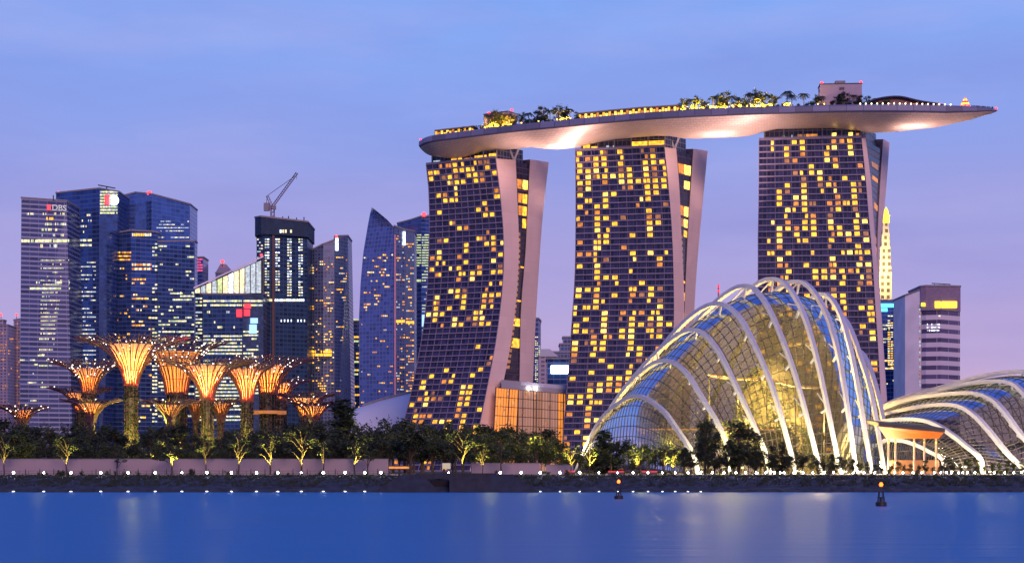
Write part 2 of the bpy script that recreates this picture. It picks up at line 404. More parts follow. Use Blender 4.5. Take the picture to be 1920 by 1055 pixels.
    b2.build('rear_leg_cladding', M['dark_wall'], T)
    rows = []; uvs = []; ok = []
    off = Vector((-.5, .4, 0))
    for i in range(29):
        z = GZ + (min(zt1, zb0) - 1 - GZ) * i / 28; a, b = S1.at(z), S2a.at(z)
        if b.x < a.x + .25: b = a + Vector((.25, .3, 0))
        a = a + off; b = b + off; rows.append([a, b]); uvs.append([(0, z), ((b - a).length, z)])
    MB().grid(rows, 0, uvs).build('slot_glazing', facade('slot_glass', (.03, .02, .04), (.10, .05, .06), 3.4, 3.0, .16, .06, .2, .5), T)
    for (t0, t1, u0, u1, m) in side_rows:
        z0, z1 = GZ + (ztop - GZ) * t0, GZ + (ztop - GZ) * t1
        a0, b0, a1, b1_ = S1.at(z0) + off, S2a.at(z0) + off, S1.at(z1) + off, S2a.at(z1) + off
        d = b0 - a0; n = Vector((d.y, -d.x, 0)).normalized(); n = n if n.y < 0 else -n
        quads.append((a0.lerp(b0, u0), a0.lerp(b0, u1), a1.lerp(b1_, u1), a1.lerp(b1_, u0), n, M[m]))
    winset(T, quads)
    # recessed crown between the roof and the sky garden
    a, b, c = Lt.at(ztop), Rt.at(ztop), S1.at(ztop)
    d = (b - a).normalized(); e = (c - b).normalized(); q = []
    dd = (S2a.at(ztop) - b)
    q = [a + d * 2.2 + e * 2, b - d * 1.0 + e * 2, b - d * 2.5 + dd * .9, a + d * 2.2 + dd * .9]
    cr = MB()
    for i in range(4): cr.wall(q[i] + Vector((0, 0, .0)), q[(i + 1) % 4], q[(i + 1) % 4] + Vector((0, 0, 8)), q[i] + Vector((0, 0, 8)))
    cr.build('crown_storey', M['neck'], T)
    n = Vector((d.y, -d.x, 0)); n = n if n.y < 0 else -n; cq = []
    w = (q[1] - q[0])
    for (u0, u1, h0, h1, m) in top_lit:
        p = [q[0] + w * u0, q[0] + w * u1]; cq.append((p[0] + Vector((0, 0, h0)), p[1] + Vector((0, 0, h0)), p[1] + Vector((0, 0, h1)), p[0] + Vector((0, 0, h1)), n, M[m]))
    winset(T, cq, 'crown_window')
    for k in range(6):                                           # roof edge columns carrying the sky garden
        p = q[0] + w * (k / 5) + n * .5; MB().bar(p, p + Vector((0, 0, 8)), .7).build('crown_column', M['grey_wall'], T)
    v = MB(); p = S1.at(zt1) + Vector((-1.0, .4, 0))
    v.bar(p, p + Vector((-4.5, -.5, 10.5)), 1.1); v.bar(p, p + Vector((4.0, 1.5, 10.5)), 1.1)
    v.build('v_brace', M['white_steel'], T)
    return dict(L=Lt, R=Rt, S1=S1, S2a=S2a, S2b=S2b, ztop=ztop)
def dens1(t, u):
    if t > .93: return .42 if u > .2 else .3
    if .60 < t < .86: return .30
    if .46 < t <= .60: return .46
    if .30 < t <= .46: return .13
    if .06 < t <= .30: return .36
    return .25
def dens2(t, u):
    if t > .88: return .62
    if t > .7: return .38
    if .37 < t < .45: return .5
    return .36
def dens3(t, u):
    if u < .06: return .05
    if t > .90: return .30
    if t > .55: return .44
    if t > .3: return .36
    return .18
H1 = tower('left tower of the hotel with a strongly splayed curved base and gold windows',
    [[(800, 310), (805, 360), (806, 420), (804, 500), (799, 580), (789, 650), (775, 720), (762, 775), (740, 850)],
     [(930, 297), (939, 370), (945, 450), (944, 520), (936, 600), (925, 670), (912, 735), (903, 780), (888, 850)],
     [(967, 300), (970, 370), (973, 450), (972, 500), (966, 580), (955, 660), (943, 720), (928, 783), (912, 850)],
     [(994, 299), (989, 400), (985, 480), (977, 577), (975, 673), (974, 720), (972, 850)],
     [(1029, 304), (1018, 400), (1012, 480), (1004, 609), (999, 725), (995, 850)]],
    (989, 967, 977, 985, 998), (.9, .9, .9, .3, .3), 11, dens1, 3,
    [(.915, .945, .1, .45, 'win_amber'), (.915, .945, .55, .95, 'win_bright'), (.87, .90, .15, .45, 'win_amber'), (.87, .90, .55, .95, 'win_gold'), (.83, .86, .15, .45, 'win_amber'), (.83, .86, .55, .95, 'win_gold'), (.79, .82, .55, .95, 'win_gold'),
     (.66, .665, .5, .95, 'win_gold'), (.55, .555, .4, .95, 'win_gold'), (.47, .495, .1, .95, 'win_gold'), (.40, .43, .2, .95, 'win_gold')]
    + [(z, z + .011, .02, .22, 'red_dim') for z in [.30 + .018 * k for k in range(28)]] if False else
    [(.915, .945, .1, .45, 'win_amber'), (.915, .945, .55, .95, 'win_bright'), (.87, .90, .15, .45, 'win_amber'), (.87, .90, .55, .95, 'win_gold'), (.83, .86, .15, .45, 'win_amber'), (.83, .86, .55, .95, 'win_gold'), (.79, .82, .55, .95, 'win_gold'),
     (.66, .665, .5, .95, 'win_gold'), (.55, .555, .4, .95, 'win_gold'), (.47, .495, .1, .95, 'win_gold'), (.40, .43, .2, .95, 'win_gold')]
    + [(z, z + .011, .04, .26, 'win_dim') for z in [.33 + .018 * k for k in range(25)]]
    + [(z, z + .016, u, u + .26, 'orange_glass') for z in [.14 + .02 * k for k in range(6)] for u in (.05, .36, .67)],
    [(.02, .12, .3, 2.6, 'win_pale'), (.3, .46, .8, 2.6, 'win_gold'), (.50, .62, .5, 2.2, 'win_amber'), (.66, .84, 1.0, 3.0, 'win_gold'), (.88, .99, .6, 3.4, 'win_gold')])
H2 = tower('middle tower of the hotel with straight pale end wall and gold windows',
    [[(1079, 284), (1080, 369), (1079, 482), (1077, 540), (1072, 609), (1064, 722), (1058, 786), (1053, 850)],
     [(1246, 276), (1254, 353), (1261, 450), (1264, 577), (1263, 619), (1258, 700), (1251, 790), (1246, 850)],
     [(1268, 279), (1274, 353), (1278, 450), (1282, 530), (1283, 577), (1280, 700), (1274, 850)],
     [(1300, 279), (1291, 418), (1287, 498), (1284, 573), (1283, 700), (1280, 850)],
     [(1327, 283), (1317, 386), (1307, 498), (1302, 580), (1298, 660), (1292, 850)]],
    (946, 933.6, 941, 953, 966), (.6, .6, .6, .3, .3), 11, dens2, 5,
    [(.93, .96, .1, .45, 'win_amber'), (.93, .96, .5, .95, 'win_bright'), (.885, .91, .5, .95, 'win_bright'), (.80, .83, .1, .4, 'win_amber'), (.80, .83, .5, .95, 'win_bright'), (.765, .79, .1, .4, 'win_dim'), (.765, .79, .5, .95, 'win_bright'), (.735, .755, .5, .95, 'win_gold'),
     (.59, .596, .4, .95, 'win_gold'), (.535, .56, .3, .95, 'win_gold'), (.475, .50, .2, .95, 'win_gold')]
    + [(z, z + .011, .02, .22, 'win_dim') for z in [.42 + .018 * k for k in range(18)]],
    [(.02, .10, .3, 4.2, 'win_gold'), (.12, .20, .3, 2.6, 'win_gold'), (.30, .33, .5, 2.8, 'win_pale'), (.38, .40, .5, 2.6, 'win_pale'), (.60, .99, 1.2, 4.2, 'win_gold')])
H3 = tower('right tower of the hotel beside the great glass dome, under the long cantilever',
    [[(1423, 264), (1422, 404), (1421, 452), (1421, 520), (1419, 700), (1416, 850)],
     [(1615, 259), (1622, 325), (1629, 410), (1636, 488), (1640, 560), (1645, 632), (1650, 722), (1655, 850)],
     [(1623, 259), (1634, 347), (1638, 418), (1644, 480), (1650, 570), (1656, 668), (1661, 740), (1667, 850)],
     [(1656, 261), (1650, 350), (1646, 430), (1645, 500), (1650, 580), (1657, 700), (1667, 850)],
     [(1668, 268), (1659, 384), (1651, 450), (1648, 510), (1653, 590), (1660, 700), (1670, 850)]],
    (915, 908, 913, 940, 948), (.0, .3, .3, .3, .3), 13, dens3, 11,
    [(.93, .945, .3, .8, 'win_dim'), (.89, .902, .3, .8, 'win_amber'), (.805, .822, .4, .9, 'win_amber'), (.70, .72, .3, .8, 'win_dim'), (.665, .69, .2, .9, 'win_amber'), (.635, .655, .2, .95, 'win_gold'), (.57, .59, .2, .95, 'win_gold'), (.54, .555, .3, .8, 'win_dim'), (.50, .52, .2, .9, 'win_gold')],
    [(.19, .21, .3, 3, 'win_pale'), (.28, .29, .5, 3, 'win_pale'), (.34, .42, .6, 3.2, 'win_dim'), (.43, .55, .8, 3.2, 'win_amber'), (.70, .745, .6, 3.6, 'win_bright'), (.87, .915, .6, 3.6, 'win_bright'), (.95, .98, .3, 3, 'win_amber')])

# ------------------------------------------------------------------ the sky garden hull across the three towers
ZD = 200.0
TOPE = [(787, 266), (795, 260), (810, 255.5), (840, 252), (875, 248.5), (930, 240), (988, 234), (1040, 229.5), (1080, 225.5), (1140, 219.5), (1201, 214), (1300, 208), (1400, 204), (1500, 201), (1579, 199), (1680, 198.5), (1770, 200), (1830, 202.5), (1863, 205), (1869, 207.5)]
def Ynear(px): return (ZD - CZ) * F / (HY - interp(TOPE, px))
HALF = [(787, 9), (792, 12), (800, 15), (820, 18), (860, 19), (1640, 19), (1700, 17.5), (1778, 13), (1835, 7), (1860, 3), (1869, .4)]
KEEL = [(787, 4.5), (795, 6.5), (815, 7.5), (840, 6.5), (870, 4), (955, 4), (978, 5.8), (1000, 7.2), (1055, 7.3), (1078, 6.0), (1110, 4), (1225, 4), (1250, 5.8), (1280, 7.2), (1395, 7.3), (1418, 5.6), (1450, 3.5), (1575, 3.5), (1610, 5.0), (1650, 6.6), (1700, 6.3), (1778, 4.6), (1835, 2.8), (1863, 1.2), (1869, .3)]
def build_skypark():
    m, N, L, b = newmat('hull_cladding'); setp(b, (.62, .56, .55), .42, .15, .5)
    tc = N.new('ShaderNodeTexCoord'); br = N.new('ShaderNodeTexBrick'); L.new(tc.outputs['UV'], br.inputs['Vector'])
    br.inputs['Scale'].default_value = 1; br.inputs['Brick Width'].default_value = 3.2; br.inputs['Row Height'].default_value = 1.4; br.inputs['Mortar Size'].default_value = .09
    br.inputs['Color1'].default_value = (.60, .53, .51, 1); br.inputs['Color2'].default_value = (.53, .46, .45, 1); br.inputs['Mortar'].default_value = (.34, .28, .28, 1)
    L.new(br.outputs[0], b.inputs['Base Color']); M['hull'] = m
    pxs = [787, 789, 792, 796, 802, 810, 825, 845] + list(range(870, 1640, 28)) + [1660, 1690, 1720, 1750, 1778, 1800, 1820, 1835, 1848, 1858, 1864, 1869]
    near = [Vector((Xp(p, Ynear(p)), Ynear(p), 0)) for p in pxs]
    sm = near[:]
    for _ in range(3): sm = [sm[0]] + [(sm[i - 1] + sm[i] * 2 + sm[i + 1]) / 4 for i in range(1, len(sm) - 1)] + [sm[-1]]
    T = thing('sky_garden', 'long boat shaped sky garden deck lying across the three hotel towers', 'sky garden', (Xp(1400, 912), 912, 196), None)
    under = []; band = []; uu = []; bu = []; deck = []; u = 0; parap = []
    for i, px in enumerate(pxs):
        d = (sm[min(i + 3, len(sm) - 1)] - sm[max(i - 3, 0)]).normalized(); n = Vector((-d.y, d.x, 0))
        if i: u += (sm[i] - sm[i - 1]).length
        w = interp(HALF, px); k = interp(KEEL, px); bh = min(3.4, k * .75) if px > 1700 else 3.4
        p = sm[i]; zb = ZD - bh; prof = []; uv = []
        for j in range(19):
            t = j / 18; q = p + n * (2 * w * t); z = zb - k * (1 - abs(2 * t - 1) ** 2.3); prof.append(Vector((q.x, q.y, z))); uv.append((u, 2 * w * t))
        under.append(prof); uu.append(uv)
        out = n * -.8
        band.append([p + Vector((0, 0, zb)), p + out * .8 + Vector((0, 0, zb + bh * .3)), p + out * .6 + Vector((0, 0, ZD)), p + n * .5 + Vector((0, 0, ZD + .9)), p + n * 1.0 + Vector((0, 0, ZD + .9)), p + n * 1.0 + Vector((0, 0, ZD))]); bu.append([(u, q) for q in range(6)])
        q = p + n * 2 * w
        parap.append([q + Vector((0, 0, ZD)), q - n * .2 + Vector((0, 0, ZD + .9)), q + n * .5 + Vector((0, 0, ZD)), q + Vector((0, 0, zb))])
        deck.append([p + n * .8 + Vector((0, 0, ZD)), q + Vector((0, 0, ZD))])
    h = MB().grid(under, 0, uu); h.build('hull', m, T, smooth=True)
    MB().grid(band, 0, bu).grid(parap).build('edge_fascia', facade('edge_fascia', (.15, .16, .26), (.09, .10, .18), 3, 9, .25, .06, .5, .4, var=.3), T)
    MB().grid(deck).build('deck', M['grey_wall'], T)
    e = MB().face(under[0]); e.build('stern_plate', M['grey_wall'], T)
    # unseen spots hung in mid-air beside the towers wash the underside
    return T
SKY = build_skypark()
def flood(px, py, Y, tpx, tpy, tY, power, spot=120, colr=(1, .62, .46)):
    a = P(px, py, Y); t = P(tpx, tpy, tY); lamp('hull_floodlight', a, power, colr, 1.2, 'SPOT', t, spot)
WARM = (1, .57, .46)
for (px, py, Y, tpx, pw) in [(1050, 400, 1000, 1030, 170000), (1060, 400, 955, 1045, 150000), (1070, 350, 930, 1110, 50000), (1345, 400, 965, 1350, 120000), (1410, 400, 906, 1370, 110000), (1390, 360, 905, 1290, 80000), (1400, 350, 895, 1470, 40000), (1725, 370, 940, 1725, 120000), (1712, 380, 905, 1790, 90000), (1000, 350, 935, 900, 40000)]:
    a = P(px, py, Y); t = P(tpx, 245, Ynear(tpx) + 14); lamp('hull_floodlight', a, pw * 1.0, WARM, 8, 'SPOT', t, 95)

# ------------------------------------------------------------------ the business district and the other far buildings
class Block:
    """a prism on a plan given left to right as (px, Y, top row[, px at ground]); closed at the back"""
    def __init__(s, T, front, back, name, material, z0=GZ):
        s.T = T; s.front = front; mb = MB(); bot = []; top = []
        for f in front:
            px, Y, pt = f[:3]; pb = f[3] if len(f) > 3 else px
            top.append(P(px, pt, Y)); bot.append(Vector((Xp(pb, Y), Y, z0)))
        k = Vector((0, back, 0)); nF = len(front); ring_b = bot + [bot[-1] + k, bot[0] + k]; ring_t = top + [top[-1] + k, top[0] + k]
        n = len(ring_b); u = 0
        for i in range(n):
            j = (i + 1) % n; mb.wall(ring_b[i], ring_b[j], ring_t[j], ring_t[i], 0, u); u += (ring_b[j] - ring_b[i]).length
        roof = MB().face(ring_t) if n == 4 else MB().face(ring_t)
        s.o = mb.build(name, material, T); roof.build('roof', M['grey_wall'], T)
        par = MB()                                               # parapet upstand, a hand's breadth proud
        for a, b in zip(ring_t, ring_t[1:] + ring_t[:1]):
            par.bar(a + Vector((0, 0, .3)), b + Vector((0, 0, .3)), 1.2, 1.4)
        par.build('parapet', M['grey_wall'], T)
        s.seg = [(Vector((Xp(a[0], a[1]), a[1], 0)), Vector((Xp(b[0], b[1]), b[1], 0))) for a, b in zip(front, front[1:])]
    def hit(s, i, px, py, off=0):
        a, b = s.seg[i]; dx = (px - HX) / F; d = b - a
        t = (dx * a.y - a.x) / (d.x - dx * d.y); p = a + d * t
        n = Vector((d.y, -d.x, 0)).normalized(); n = n if n.y < 0 else -n
        return Vector((p.x, p.y, CZ + (HY - py) / F * p.y)) + n * off, n
def region(blk, i, px0, px1, py0, py1, rows, cols, dens, mats, run=.5, fw=.72, fh=.5, seed=0, slope=0):
    """cells of a storey grid on one face, lit in runs; slope = rows tilting with the face, in px"""
    r = random.Random(seed * 977 + int(px0 * 7 + py0)); q = []
    cols = max(1, int(cols * 1.6)) if cols > 4 else cols; fh *= .86; fw *= .9; rows = int(rows * 1.3) if rows > 8 else rows; dens = dens * 1.12
    ch = (py1 - py0) / rows; cw = (px1 - px0) / cols
    for a in range(rows):
        lit = r.random() < dens; rowd = dens * r.choice([.4, .8, 1, 1.3, 1.6])
        for c in range(cols):
            if r.random() > run: lit = r.random() < rowd
            if not lit: continue
            x0 = px0 + (c + .5 - fw / 2) * cw; x1 = x0 + cw * fw; y0 = py0 + (a + .5 - fh / 2) * ch; y1 = y0 + ch * fh
            s0 = slope * (x0 - px0) / max(1, px1 - px0); s1 = slope * (x1 - px0) / max(1, px1 - px0)
            pa, n = blk.hit(i, x0, y1 + s0); pb, _ = blk.hit(i, x1, y1 + s1); pc, _ = blk.hit(i, x1, y0 + s1); pd, _ = blk.hit(i, x0, y0 + s0)
            q.append((pa, pb, pc, pd, n, M[r.choice(mats)]))
    return q
def bld(name, label, cat, px, Y, group='office towers of the business district'):
    return thing(name, label, cat, (Xp(px, Y), Y + 5, GZ), group)
def beacon(T, px, py, Y, r=1.6):
    mb = MB().ball(P(px, py, Y), r, 8); mb.build('beacon', M['red_lamp'], T)
    MB().bar(P(px, py, Y) + Vector((0, 0, -r * 3)), P(px, py, Y), .5).build('beacon_mast', M['dark_steel'], T)
def sign(T, blk, i, px0, px1, py0, py1, m, name='sign'):
    mb = MB(); c = [blk.hit(i, x, y, .2)[0] for x, y in ((px0, py1), (px1, py1), (px1, py0), (px0, py0))]; n = blk.hit(i, px0, py0)[1]
    f = [p + n * 1.2 for p in c]; mb.face(f)
    for k in range(4): mb.face([c[k], c[(k + 1) % 4], f[(k + 1) % 4], f[k]])
    mb.build(name, m, T)
def text_on(T, blk, i, px, py, h_px, body, m, name='lettering'):
    p, n = blk.hit(i, px, py, .4); cu = bpy.data.curves.new('text', 'FONT'); cu.body = body; cu.size = h_px / F * p.y * 1.38; cu.extrude = .25
    o = bpy.data.objects.new('text', cu); col.objects.link(o); dg = bpy.context.evaluated_depsgraph_get(); me = bpy.data.meshes.new_from_object(o.evaluated_get(dg)); bpy.data.objects.remove(o)
    a, b = blk.seg[i]; ang = math.atan2((b - a).y, (b - a).x)
    me.transform(Matrix.Translation(p - ORG[T.name]) @ Matrix.Rotation(ang, 4, 'Z') @ Matrix.Rotation(R(90), 4, 'X')); me.materials.clear(); me.materials.append(m)
    t = bpy.data.objects.new(name, me); col.objects.link(t); t.parent = T; return t

BLUE = facade('blue_curtain_wall', (.05, .12, .33), (.13, .21, .42), 4.2, 4, .18, .05, .10, .8, var=.35, metal=0.45)
BLUE2 = facade('deep_blue_curtain_wall', (.035, .085, .26), (.09, .15, .32), 4.2, 5, .22, .05, .10, .8, var=.4, metal=0.4)
BLUE3 = facade('bright_blue_curtain_wall', (.07, .15, .40), (.17, .26, .48), 4.2, 6, .14, .05, .12, .7, var=.25, metal=0.45)
GREYB = facade('grey_banded_wall', (.06, .08, .19), (.22, .26, .43), 4.3, 9, .34, .03, .18, .5, var=.3, metal=0.2)
CONC = facade('bare_concrete_floors', (.012, .04, .10), (.03, .07, .15), 4, 4, .3, .2, .3, .4, var=.5)
VIOL = facade('violet_flats_wall', (.06, .10, .22), (.12, .16, .30), 3.4, 3.2, .3, .28, .2, .5, var=.4, metal=0.15)
SAIL = facade('pointed_tower_glass', (.09, .15, .38), (.17, .22, .44), 3.6, 3.4, .22, .2, .14, .6, var=.3, metal=0.3)
DGREEN = facade('dark_glass', (.025, .06, .14), (.06, .11, .21), 4, 4, .25, .1, .15, .7, var=.5, metal=0.3)
PALE = facade('pale_flats_wall', (.16, .14, .22), (.38, .33, .42), 3.6, 5, .42, .4, .4, .4, var=.3)
WHITE = mat('white_cladding', (.85, .80, .82), .6, scale=.05)
STRIPE = facade('striped_wall', (.10, .08, .17), (.62, .57, .66), 8.2, 14, .52, .02, .25, .5, var=.3)
CY = ['win_cream', 'win_green', 'win_cream', 'win_pale']; GO = ['win_gold', 'win_gold', 'win_amber', 'win_cream']

# pale flats at the far left edge
T = bld('apartment_block', 'pale pink apartment block at the far left edge with a red beacon', 'apartment block', 10, 1900, 'far apartment blocks')
b = Block(T, [(-30, 1900, 612), (14, 1890, 609), (26, 1910, 613)], 30, 'wall', PALE); Block(T, [(-4, 1905, 600), (6, 1905, 600)], 12, 'stair_core', PALE, GZ + 100)
winset(T, region(b, 0, 0, 14, 616, 830, 30, 6, .12, ['win_amber', 'win_dim'], .2) + region(b, 1, 15, 25, 616, 830, 30, 4, .1, ['win_amber', 'win_dim'], .2)); beacon(T, 2, 590, 1905)
T = bld('apartment_block', 'narrow pale apartment tower just left of the lettered grey office tower', 'apartment block', 31, 1920, 'far apartment blocks')
b = Block(T, [(25.5, 1920, 600), (37, 1915, 598)], 30, 'wall', PALE); winset(T, region(b, 0, 26, 37, 604, 830, 32, 4, .2, ['win_amber', 'win_dim'], .2)); beacon(T, 31, 590, 1920)

# lettered grey tower
T = bld('office_tower', 'grey banded office tower with three white letters and a red mark near its top', 'office tower', 85, 1500)
b = Block(T, [(40, 1500, 371, 36), (125, 1515, 377, 137)], 45, 'wall', GREYB)
q = region(b, 0, 50, 124, 397, 405, 1, 20, .9, CY, .2, .7, .6) + region(b, 0, 76, 100, 405, 415, 1, 6, .95, ['win_gold'], .1, .9, .6) + region(b, 0, 78, 124, 415, 446, 3, 14, .35, CY, .5)
q += region(b, 0, 40, 130, 447, 456, 1, 22, .95, ['win_cream', 'win_cream', 'win_green'], .2, .9, .7) + region(b, 0, 68, 130, 456, 466, 1, 16, .95, CY, .2, .9, .7)
q += region(b, 0, 76, 130, 484, 620, 14, 14, .62, CY, .3, .6, .32) + region(b, 0, 56, 131, 524, 546, 2, 20, .6, CY, .6, .9, .4) + region(b, 0, 73, 132, 620, 690, 7, 14, .5, CY, .3, .6, .35)
q += region(b, 0, 37, 136, 662, 780, 11, 26, .16, CY, .7, .8, .35)
winset(T, q); text_on(T, b, 0, 97, 394, 11, 'DBS', M['letter']); sign(T, b, 0, 88, 94.5, 384, 394, M['red_sign'], 'emblem')
mb = MB(); mb.bar(P(100, 376, 1510), P(100, 366, 1510), .8); mb.build('mast', M['dark_steel'], T)
for xx in (37, 137):
    pass

# tall block behind it with a bright top corner
T = bld('office_tower', 'deep blue tower with a bright lit corner crown and white round emblem', 'office tower', 160, 1580)
b = Block(T, [(105, 1585, 362), (186, 1560, 353.5), (223, 1590, 360, 211)], 45, 'wall', BLUE2)
q = region(b, 0, 128, 172, 398, 440, 4, 12, .35, CY, .3, .6, .4) + region(b, 0, 128, 172, 446, 464, 2, 14, .85, CY, .3, .8, .5) + region(b, 0, 134, 180, 488, 700, 21, 12, .42, ['win_pale', 'win_pale', 'win_cream'], .5, .8, .3)
q += region(b, 1, 187.5, 220, 357, 402, 8, 8, .97, ['win_cream', 'win_green', 'win_pale'], .1, .94, .62)
winset(T, q)
p, n = b.hit(1, 211, 376, 1.6); e = MB(); e.lathe(p, [(.01, -.0), (4.6, -.0), (4.6, 1)], 18); e.v = [p + Matrix.Rotation(R(90), 3, 'X') @ (v - p) for v in e.v]; e.build('emblem', M['white_sign'], T)
sign(T, b, 1, 196, 203, 365, 384, M['red_sign'], 'emblem_bar'); beacon(T, 110, 361, 1585, 1.2)
mb = MB(); mb.bar(P(184, 347, 1570), P(216, 353, 1585), .9); mb.bar(P(200, 351, 1575), P(200, 356, 1575), .9); mb.build('roof_gantry', M['dark_steel'], T)

# stepped blue tower
T = bld('office_tower', 'broad stepped blue glass tower with a red beacon between two faces of its top', 'office tower', 285, 1640)
b = Block(T, [(212, 1660, 372), (227, 1650, 368), (254, 1645, 361), (284, 1625, 364), (356, 1665, 383)], 40, 'wall', BLUE3)
q = region(b, 4 - 1, 286, 354, 412, 448, 6, 18, .35, ['win_pale', 'win_pale', 'win_cream'], .8, .95, .3) + region(b, 2, 256, 283, 434, 446, 1, 8, .8, GO, .3)
winset(T, q); beacon(T, 280, 362, 1630, 2.4)
b = Block(T, [(296, 1600, 453), (365, 1620, 452)], 14, 'lower_block', BLUE)
winset(T, region(b, 0, 286 + 11, 364, 458, 560, 12, 16, .16, CY, .7, .8, .5) + region(b, 0, 297, 364, 545, 665, 14, 18, .40, CY, .75, .92, .5) + region(b, 0, 297, 364, 665, 790, 14, 18, .35, CY, .75, .92, .5))
b = Block(T, [(190, 1605, 442), (246, 1590, 432), (284, 1600, 434), (296, 1603, 436)], 16, 'side_block', BLUE2)
q = region(b, 0, 190, 246, 470, 490, 3, 14, .85, ['win_gold', 'win_amber'], .6, .9, .5) + region(b, 1, 243 + 4, 284, 492, 508, 2, 9, .85, ['win_cream', 'win_amber'], .6, .9, .6) + region(b, 0, 192, 244, 500, 700, 24, 12, .10, GO, .4)
q += region(b, 1, 247, 284, 520, 800, 30, 9, .30, ['win_amber', 'win_cream', 'win_gold'], .7, .9, .5) + region(b, 1, 247, 284, 434, 446, 1, 7, .9, ['win_cream', 'win_gold'], .2) + region(b, 2, 285, 295, 440, 800, 40, 2, .45, CY, .5, .9, .5)
winset(T, q)
T = bld('office_tower', 'small blue block with a red lit panel, between stepped tower and slanted roof', 'office tower', 373, 1780)
b = Block(T, [(362, 1780, 483), (381, 1780, 482)], 30, 'wall', BLUE2); q = []
for k in range(5): q += region(b, 0, 365, 380, 484 + k * 5.2, 488.5 + k * 5.2, 1, 6, .85, ['win_pink'], .1, .85, .8)
winset(T, q)

# slanted glass crown
T = bld('office_tower', 'office block with a slanted bright glass roof crown and red and blue signs', 'office tower', 430, 1450)
b = Block(T, [(366, 1465, 552), (380, 1440, 551), (455, 1435, 552), (494, 1465, 551)], 50, 'wall', DGREEN)
q = region(b, 1, 381, 454, 560, 576, 2, 14, .8, CY, .7, .92, .5) + region(b, 1, 381, 454, 580, 618, 4, 14, .25, CY, .5) + region(b, 1, 381, 454, 620, 790, 20, 14, .55, CY, .75, .92, .5)
q += region(b, 0, 367, 379, 556, 790, 28, 3, .6, CY, .6, .9, .5) + region(b, 2, 456, 492, 560, 576, 2, 8, .7, CY, .6, .9, .5) + region(b, 2, 456, 484, 618, 740, 14, 6, .6, CY, .7, .95, .5)
winset(T, q); sign(T, b, 2, 444 + 13, 468, 569, 578, M['red_sign'], 'red_sign'); sign(T, b, 1, 444, 454, 580, 594, M['red_sign'], 'red_sign'); sign(T, b, 2, 457, 466, 580, 592, M['red_sign'], 'red_sign')
sign(T, b, 2, 469, 481, 596, 606, M['blue_sign'], 'blue_sign'); sign(T, b, 2, 467, 479, 608, 625, M['blue_sign'], 'blue_sign')
roofl = [(365, 540), (492, 484)]
def crown_y(px): return lerp(540, 484, (px - 365) / 127)
cp = M['win_cream']; 
for k in range(12):
    x0 = 366 + k * 10.4; x1 = x0 + 9.4; mb = MB(); Yc = 1442
    mb.face([P(x0, 549, Yc), P(x1, 549, Yc), P(x1, crown_y(x1) + 3, Yc), P(x0, crown_y(x0) + 3, Yc)])
    mb.face([P(x0, 549, Yc + .5), P(x0, crown_y(x0) + 3, Yc + .5), P(x1, crown_y(x1) + 3, Yc + .5), P(x1, 549, Yc + .5)])
    mb.build('crown_pane', [M['win_green'], M['win_cream'], M['win_white'], M['win_cream']][k % 4] if 3 < k < 8 else M['win_pale'] if k > 9 else [M['win_cream'], M['win_pale']][k % 2], T)
    MB().bar(P(x1 + .5, 550, Yc - .5), P(x1 + .5, crown_y(x1) + 2, Yc - .5), .7).build('crown_mullion', M['dark_steel'], T)
mb = MB(); mb.grid([[P(363, 541, 1438), P(494, 482, 1438)], [P(363, 538, 1438), P(494, 479, 1438)], [P(363, 538, 1495), P(494, 479, 1495)], [P(363, 541, 1495), P(494, 482, 1495)]], close=True); mb.build('slanted_roof', WHITE, T)
mb = MB(); mb.face([P(366, 549, 1494), P(494, 549, 1494), P(494, 485, 1494), P(366, 541, 1494)]); mb.face([P(493, 549, 1442), P(493, 549, 1494), P(493, 486, 1494), P(493, 486, 1442)]); mb.build('crown_wall', M['grey_wall'], T); beacon(T, 490, 478, 1440, 1.2)
T = bld('office_tower', 'small far tower with a pointed roof and red beacon behind the slanted roof', 'office tower', 419, 1850)
b = Block(T, [(404, 1850, 512), (434, 1850, 512)], 30, 'wall', VIOL); mb = MB(); a = P(404, 511, 1849); c = P(434, 511, 1849); k = Vector((0, 32, 0)); t0 = P(413, 495, 1865); t1 = P(424, 495, 1865)
mb.face([a, c, t1, t0]); mb.face([c, c + k, t1]); mb.face([a + k, a, t0]); mb.face([c + k, a + k, t0, t1]); mb.build('pointed_roof', M['grey_wall'], T); beacon(T, 417, 490, 1860, 2)

# tower under construction
T = bld('unfinished_tower', 'unfinished dark office tower with columns of white work lights below its crane', 'office tower', 527, 1510)
b = Block(T, [(481, 1515, 440), (494, 1500, 440), (576, 1520, 440)], 45, 'wall', CONC)
b2 = Block(T, [(478, 1512, 408), (490, 1495, 406), (577, 1516, 416)], 52, 'upper_formwork', mat('formwork_netting', (.02, .045, .085), .8, scale=.2, noise=.3), Zp(441, 1505))
q = []
for x in (500, 520, 542, 563):
    q += region(b, 1, x - 4, x + 5, 446, 556, 17, 2, .8, ['win_white', 'win_cream', 'win_pale'], .2, .8, .5)
q += region(b, 1, 497, 574, 559, 566, 1, 14, .75, ['win_white', 'win_white', 'win_cream'], .3, .8, .7) + region(b, 0, 482, 493, 446, 560, 16, 3, .45, ['win_cream', 'win_pale'], .3) + region(b, 1, 518, 574, 598, 604, 1, 6, .6, ['win_white'], .0, .3, .8)
q += region(b2, 1, 494, 548, 428, 439, 1, 7, .8, ['win_cream', 'win_white'], .2, .7, .6)
winset(T, q)
hoist = MB(); hoist.bar(b.hit(1, 512, 800, 1.2)[0], b.hit(1, 512, 420, 1.2)[0], 3.2, 2); hoist.build('hoist_shaft', mat('hoist_rust', (.13, .08, .09), .8), T)
mb = MB()
for x, h in ((483, 4), (500, 3), (530, 5), (541, 6), (556, 3), (570, 4)): mb.bar(P(x, 413, 1515), P(x, 411 - h, 1515), .9)
